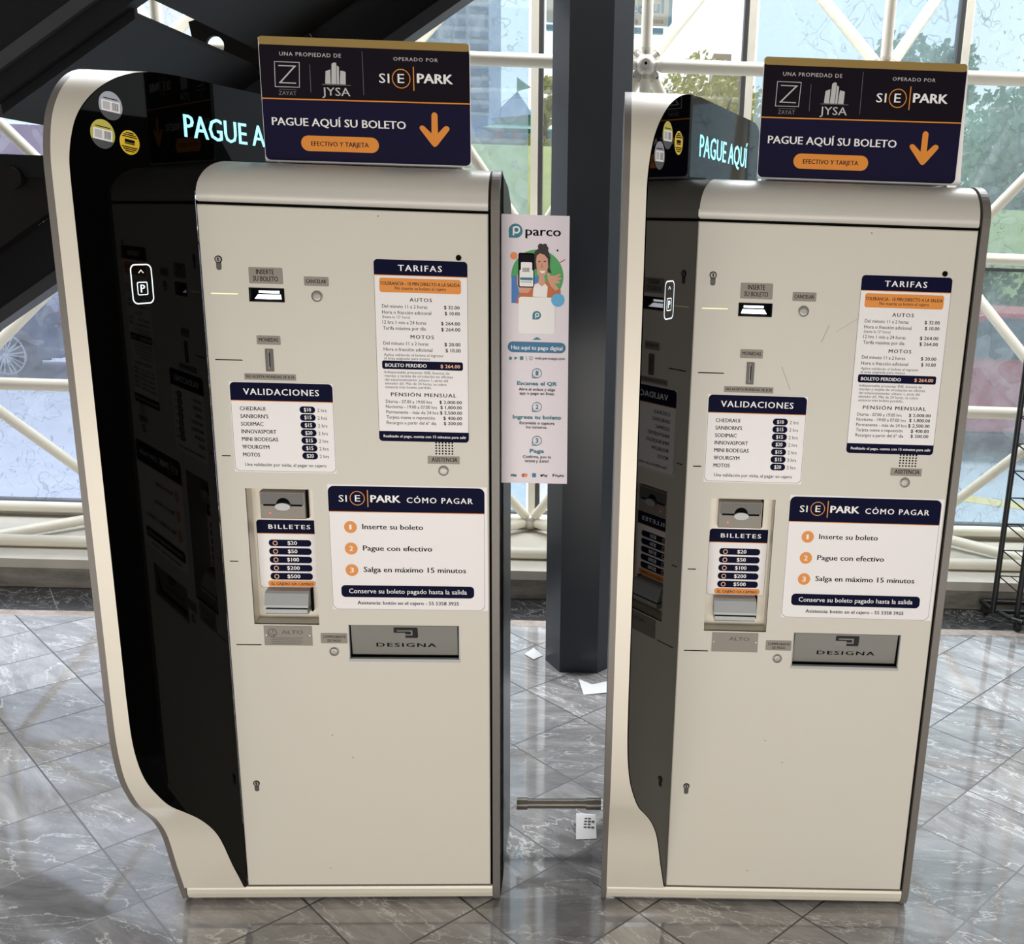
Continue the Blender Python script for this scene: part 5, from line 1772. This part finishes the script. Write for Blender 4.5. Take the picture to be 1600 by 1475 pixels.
# ---------------------------------------------------------------- greenery, buildings and playground far outside
def foliage(mbx, blobs, count, size, m, seed, flat=1.0):
    rnd = random.Random(seed)
    pts, fc = [], []
    for _ in range(count):
        c, r = rnd.choice(blobs)
        while True:
            d = Vector((rnd.uniform(-1, 1), rnd.uniform(-1, 1), rnd.uniform(-1, 1)))
            if 0.05 < d.length < 1:
                break
        d = d.normalized() * (rnd.random() ** 0.4)
        p = Vector(c) + Vector((d.x * r, d.y * r, d.z * r * flat))
        n_ = Vector((rnd.gauss(0, 1), rnd.gauss(0, 1), rnd.gauss(0, 1))).normalized()
        a_ = n_.orthogonal().normalized()
        b_ = n_.cross(a_)
        q = size * rnd.uniform(0.6, 1.3)
        o_ = len(pts)
        pts += [tuple(p + a_ * q), tuple(p + b_ * q * 0.6), tuple(p - a_ * q), tuple(p - b_ * q * 0.6)]
        fc.append((o_, o_ + 1, o_ + 2, o_ + 3))
    mbx.add(pts, fc, m)


def tree(label, loc, h, spread, m, seed, count=900, size=0.12, group='trees beyond the glass'):
    t = thing('tree', label, 'tree', loc, 0, group)
    rnd = random.Random(seed)
    mbx = MB()
    mbx.tube((0, 0, 0), (0, 0, h * 0.6), 0.10 * spread, 'trunk', 8, r1=0.05 * spread)
    for k in range(5):
        a_ = k * 1.3
        mbx.tube((0, 0, h * (0.3 + 0.05 * k)), (math.cos(a_) * spread * 0.5, math.sin(a_) * spread * 0.5, h * (0.55 + 0.07 * k)), 0.04 * spread, 'trunk', 6, r1=0.02)
    mbx.build('trunk', t)
    blobs = [((rnd.uniform(-.6, .6) * spread, rnd.uniform(-.5, .5) * spread, h * rnd.uniform(0.5, 0.88)), spread * rnd.uniform(0.35, 0.6)) for _ in range(9)]
    mbx = MB()
    foliage(mbx, blobs, count, size, m, seed)
    mbx.build('foliage', t)
    return t


tree('yellow green tree behind the clear pane above the right machine', (1.25, 20, -0.3), 5.3, 1.8, 'leaf_yellow', 11, 9000, 0.08)
tree('thin yellow tree seen between the mullion and the blue column', (-2.15, 24, -0.3), 6.3, 0.55, 'leaf_yellow', 12, 2200, 0.075)
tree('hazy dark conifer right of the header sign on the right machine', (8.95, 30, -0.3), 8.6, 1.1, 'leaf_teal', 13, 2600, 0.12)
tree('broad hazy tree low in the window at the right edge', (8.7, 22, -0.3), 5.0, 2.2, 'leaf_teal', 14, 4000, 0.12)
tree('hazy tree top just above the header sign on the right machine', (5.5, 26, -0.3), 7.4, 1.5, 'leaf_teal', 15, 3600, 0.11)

mb = MB()
rnd = random.Random(3)
foliage(mb, [((x * 0.5, 0.0, 0.85 + 0.25 * math.sin(x)), 0.55) for x in range(-1, 10)], 2600, 0.09, 'leaf_green', 21)
hg = mb.build('hedge')
hg.location = (3.2, 12.2, -0.15)
tag(hg, 'bright green hedge above the red car', 'hedge')

mb = MB()
prof = [(-30, 0.0), (30, 0.0)]

pts = []
for x in (-6.2, -3.2, -1.2, 0.5, 14):
    for y, z in ((14.0, -0.32), (16.5, 1.9), (18.5, 3.05), (40, 3.2), (40, -0.4), (14.0, -0.4)):
        pts.append((x, y, z * (1.0 if x < 0.4 else 0.72)))
fc = []
for j in range(4):
    for i in range(6):
        fc.append((j * 6 + i, j * 6 + (i + 1) % 6, (j + 1) * 6 + (i + 1) % 6, (j + 1) * 6 + i))
mb.add(pts, fc, 'grass', True)
mb.add(pts, [(0, 1, 2, 3, 4, 5), (29, 28, 27, 26, 25, 24)], 'grass')
tag(mb.build('grass_bank'), 'pale green grass bank across the street', 'bank', kind='structure')

# tower
tw = thing('tower_block', 'tall blue glass tower far behind the left header sign', 'building', (-12.2, 70, -0.3))
mb = MB()
mb.box((-3.4, 0, 0), (1.5, 6, 40), 'tower_blue')
mb.build('walls', tw)
for k in range(24):
    mb = MB()
    z = 7.0 + k * 0.78
    mb.box((-3.5, -0.25, z), (1.6, 0.0, z + 0.26), 'tower_white')
    mb.build('floor_band', tw)
mb = MB()
for x in (-1.9, 0.0):
    mb.box((x, -0.3, 4), (x + 0.25, 0.0, 40), 'tower_white')
mb.build('pilaster', tw)

# hotel-like building behind the clear pane
hb = thing('building', 'low beige building on the skyline behind the clear pane', 'building', (4.9, 60, -0.3))
mb = MB()
mb.box((-0.85, 0, 0), (0.2, 3, 12.2), 'building_beige')
mb.box((0.2, 0.4, 0), (0.95, 3, 11.9), 'building_beige')
mb.build('walls', hb)
for r_ in range(3):
    for c in range(4):
        mb = MB()
        mb.box((-0.75 + c * 0.25, -0.03, 10.4 + r_ * 0.5), (-0.62 + c * 0.25, 0.0, 10.65 + r_ * 0.5), 'building_dark')
        mb.build('window', hb)
hb2 = thing('building', 'pale building behind the lamp post at the right edge', 'building', (16.2, 60, -0.3))
mb = MB()
mb.box((-2.2, 0, 0), (1.6, 3, 8.6), 'tower_white')
mb.build('walls', hb2)
for r_ in range(4):
    for c in range(5):
        mb = MB()
        mb.box((-1.9 + c * 0.7, -0.03, 5.2 + r_ * 0.8), (-1.5 + c * 0.7, 0.0, 5.65 + r_ * 0.8), 'tower_blue')
        mb.build('window', hb2)

# floodlight mast
fm = thing('lamp_post', 'tall lamp post outside the right window', 'lamp post', (10.1, 27, -0.3))
mb = MB()
mb.tube((0, 0, 0), (0, 0, 6.1), 0.10, 'tower_blue', 8)
mb.build('pole', fm)
mb = MB()
mb.box((-0.35, -0.1, 6.1), (0.35, 0.1, 6.25), 'gasket')
mb.build('lamp_head', fm)

# billboard
bb = thing('billboard', 'white billboard with blue and orange lettering behind the column', 'billboard', (0.1, 30, -0.3))
mb = MB()
mb.box((-3.0, 0, 7.75), (0.56, 0.2, 10.5), 'board_white')
BBT = lambda a_, b_, c_: (a_, -0.01 - c_, b_)
mb.T = BBT
put_text(mb, 'ed', -0.56, -0.12, 8.02, 0.34, 'board_blue', 2, 1.0, 0.002)
put_text(mb, 'ul', 0.06, 0.42, 8.06, 0.36, 'board_blue', 2, 1.0, 0.002)
put_text(mb, 'ta', -0.56, -0.30, 7.86 - 0.10, 0.17, 'board_orange', 2, 1.0, 0.002)
put_text(mb, 'nos', 0.06, 0.42, 7.86 - 0.08, 0.15, 'board_orange', 2, 1.0, 0.002)
mb.T = W3
mb.build('panel', bb)
mb = MB()
mb.box((0.56, -0.02, 7.3), (0.66, 0.22, 10.5), 'board_blue')
mb.box((-3.0, -0.02, 7.52), (0.42, 0.2, 7.66), 'board_blue')
mb.build('border', bb)
mb = MB()
mb.tube((-0.9, 0.1, 0), (-0.9, 0.1, 7.6), 0.12, 'gasket', 10)
mb.build('post', bb)

# playground
pg = thing('playground', 'hazy pastel playground across the street behind the glass', 'playground', (-3.0, 25, 2.55))
mb = MB()

mb.add([(-0.75, -0.4, 1.60), (0.30, -0.4, 1.72), (0.30, 0.5, 1.72), (-0.75, 0.5, 1.60), (-0.12, 0.05, 2.30)], [(0, 1, 4), (1, 2, 4), (2, 3, 4), (3, 0, 4), (0, 3, 2, 1)], 'play_blue')
mb.build('tent_roof', pg)
mb = MB()
mb.add([(-0.12, 0.05, 2.30), (-0.12, 0.05, 2.62), (0.22, 0.05, 2.40)], [(0, 1, 2)], 'play_teal')
mb.tube((-0.12, 0.05, 2.2), (-0.12, 0.05, 2.62), 0.015, 'tower_white', 6)
mb.build('flag', pg)
mb = MB()
mb.add([(-0.9, -0.5, 1.38), (0.75, -0.5, 1.38), (0.75, 0.6, 1.38), (-0.9, 0.6, 1.38), (0.35, 0.05, 1.95)], [(0, 1, 4), (1, 2, 4), (2, 3, 4), (3, 0, 4), (0, 3, 2, 1)], 'play_teal')
mb.build('awning', pg)
mb = MB()
mb.box((-2.2, -0.3, 0.0), (0.9, 0.3, 1.05), 'play_purple')
mb.box((-2.2, -0.32, 1.05), (0.9, 0.3, 1.14), 'tower_white')
mb.build('low_wall', pg)
for x, m_ in ((-0.55, 'play_red'), (-0.15, 'play_pink'), (0.55, 'play_red'), (0.72, 'play_blue')):
    mb = MB()
    mb.tube((x, -0.1, 0.0), (x, -0.1, 1.42), 0.08, m_, 8)
    mb.build('post', pg)
mb = MB()
mb.box((-2.2, 0.7, 0.0), (0.9, 1.2, 1.42), 'play_blue')
mb.box((-2.2, 0.4, 1.10), (-0.9, 1.2, 1.75), 'play_blue')
mb.build('climbing_frame', pg)

mb = MB()
mb.box((-3.2, 0, 0), (2.4, 0.3, 3.55), 'wall_pink')
mb.box((-3.2, -0.03, 2.75), (2.4, 0.0, 2.95), 'tower_white')
pw = mb.build('pink_wall')
pw.location = (-12.6, 20, -0.3)
tag(pw, 'pink building wall seen through the gap in the staircase', 'wall')
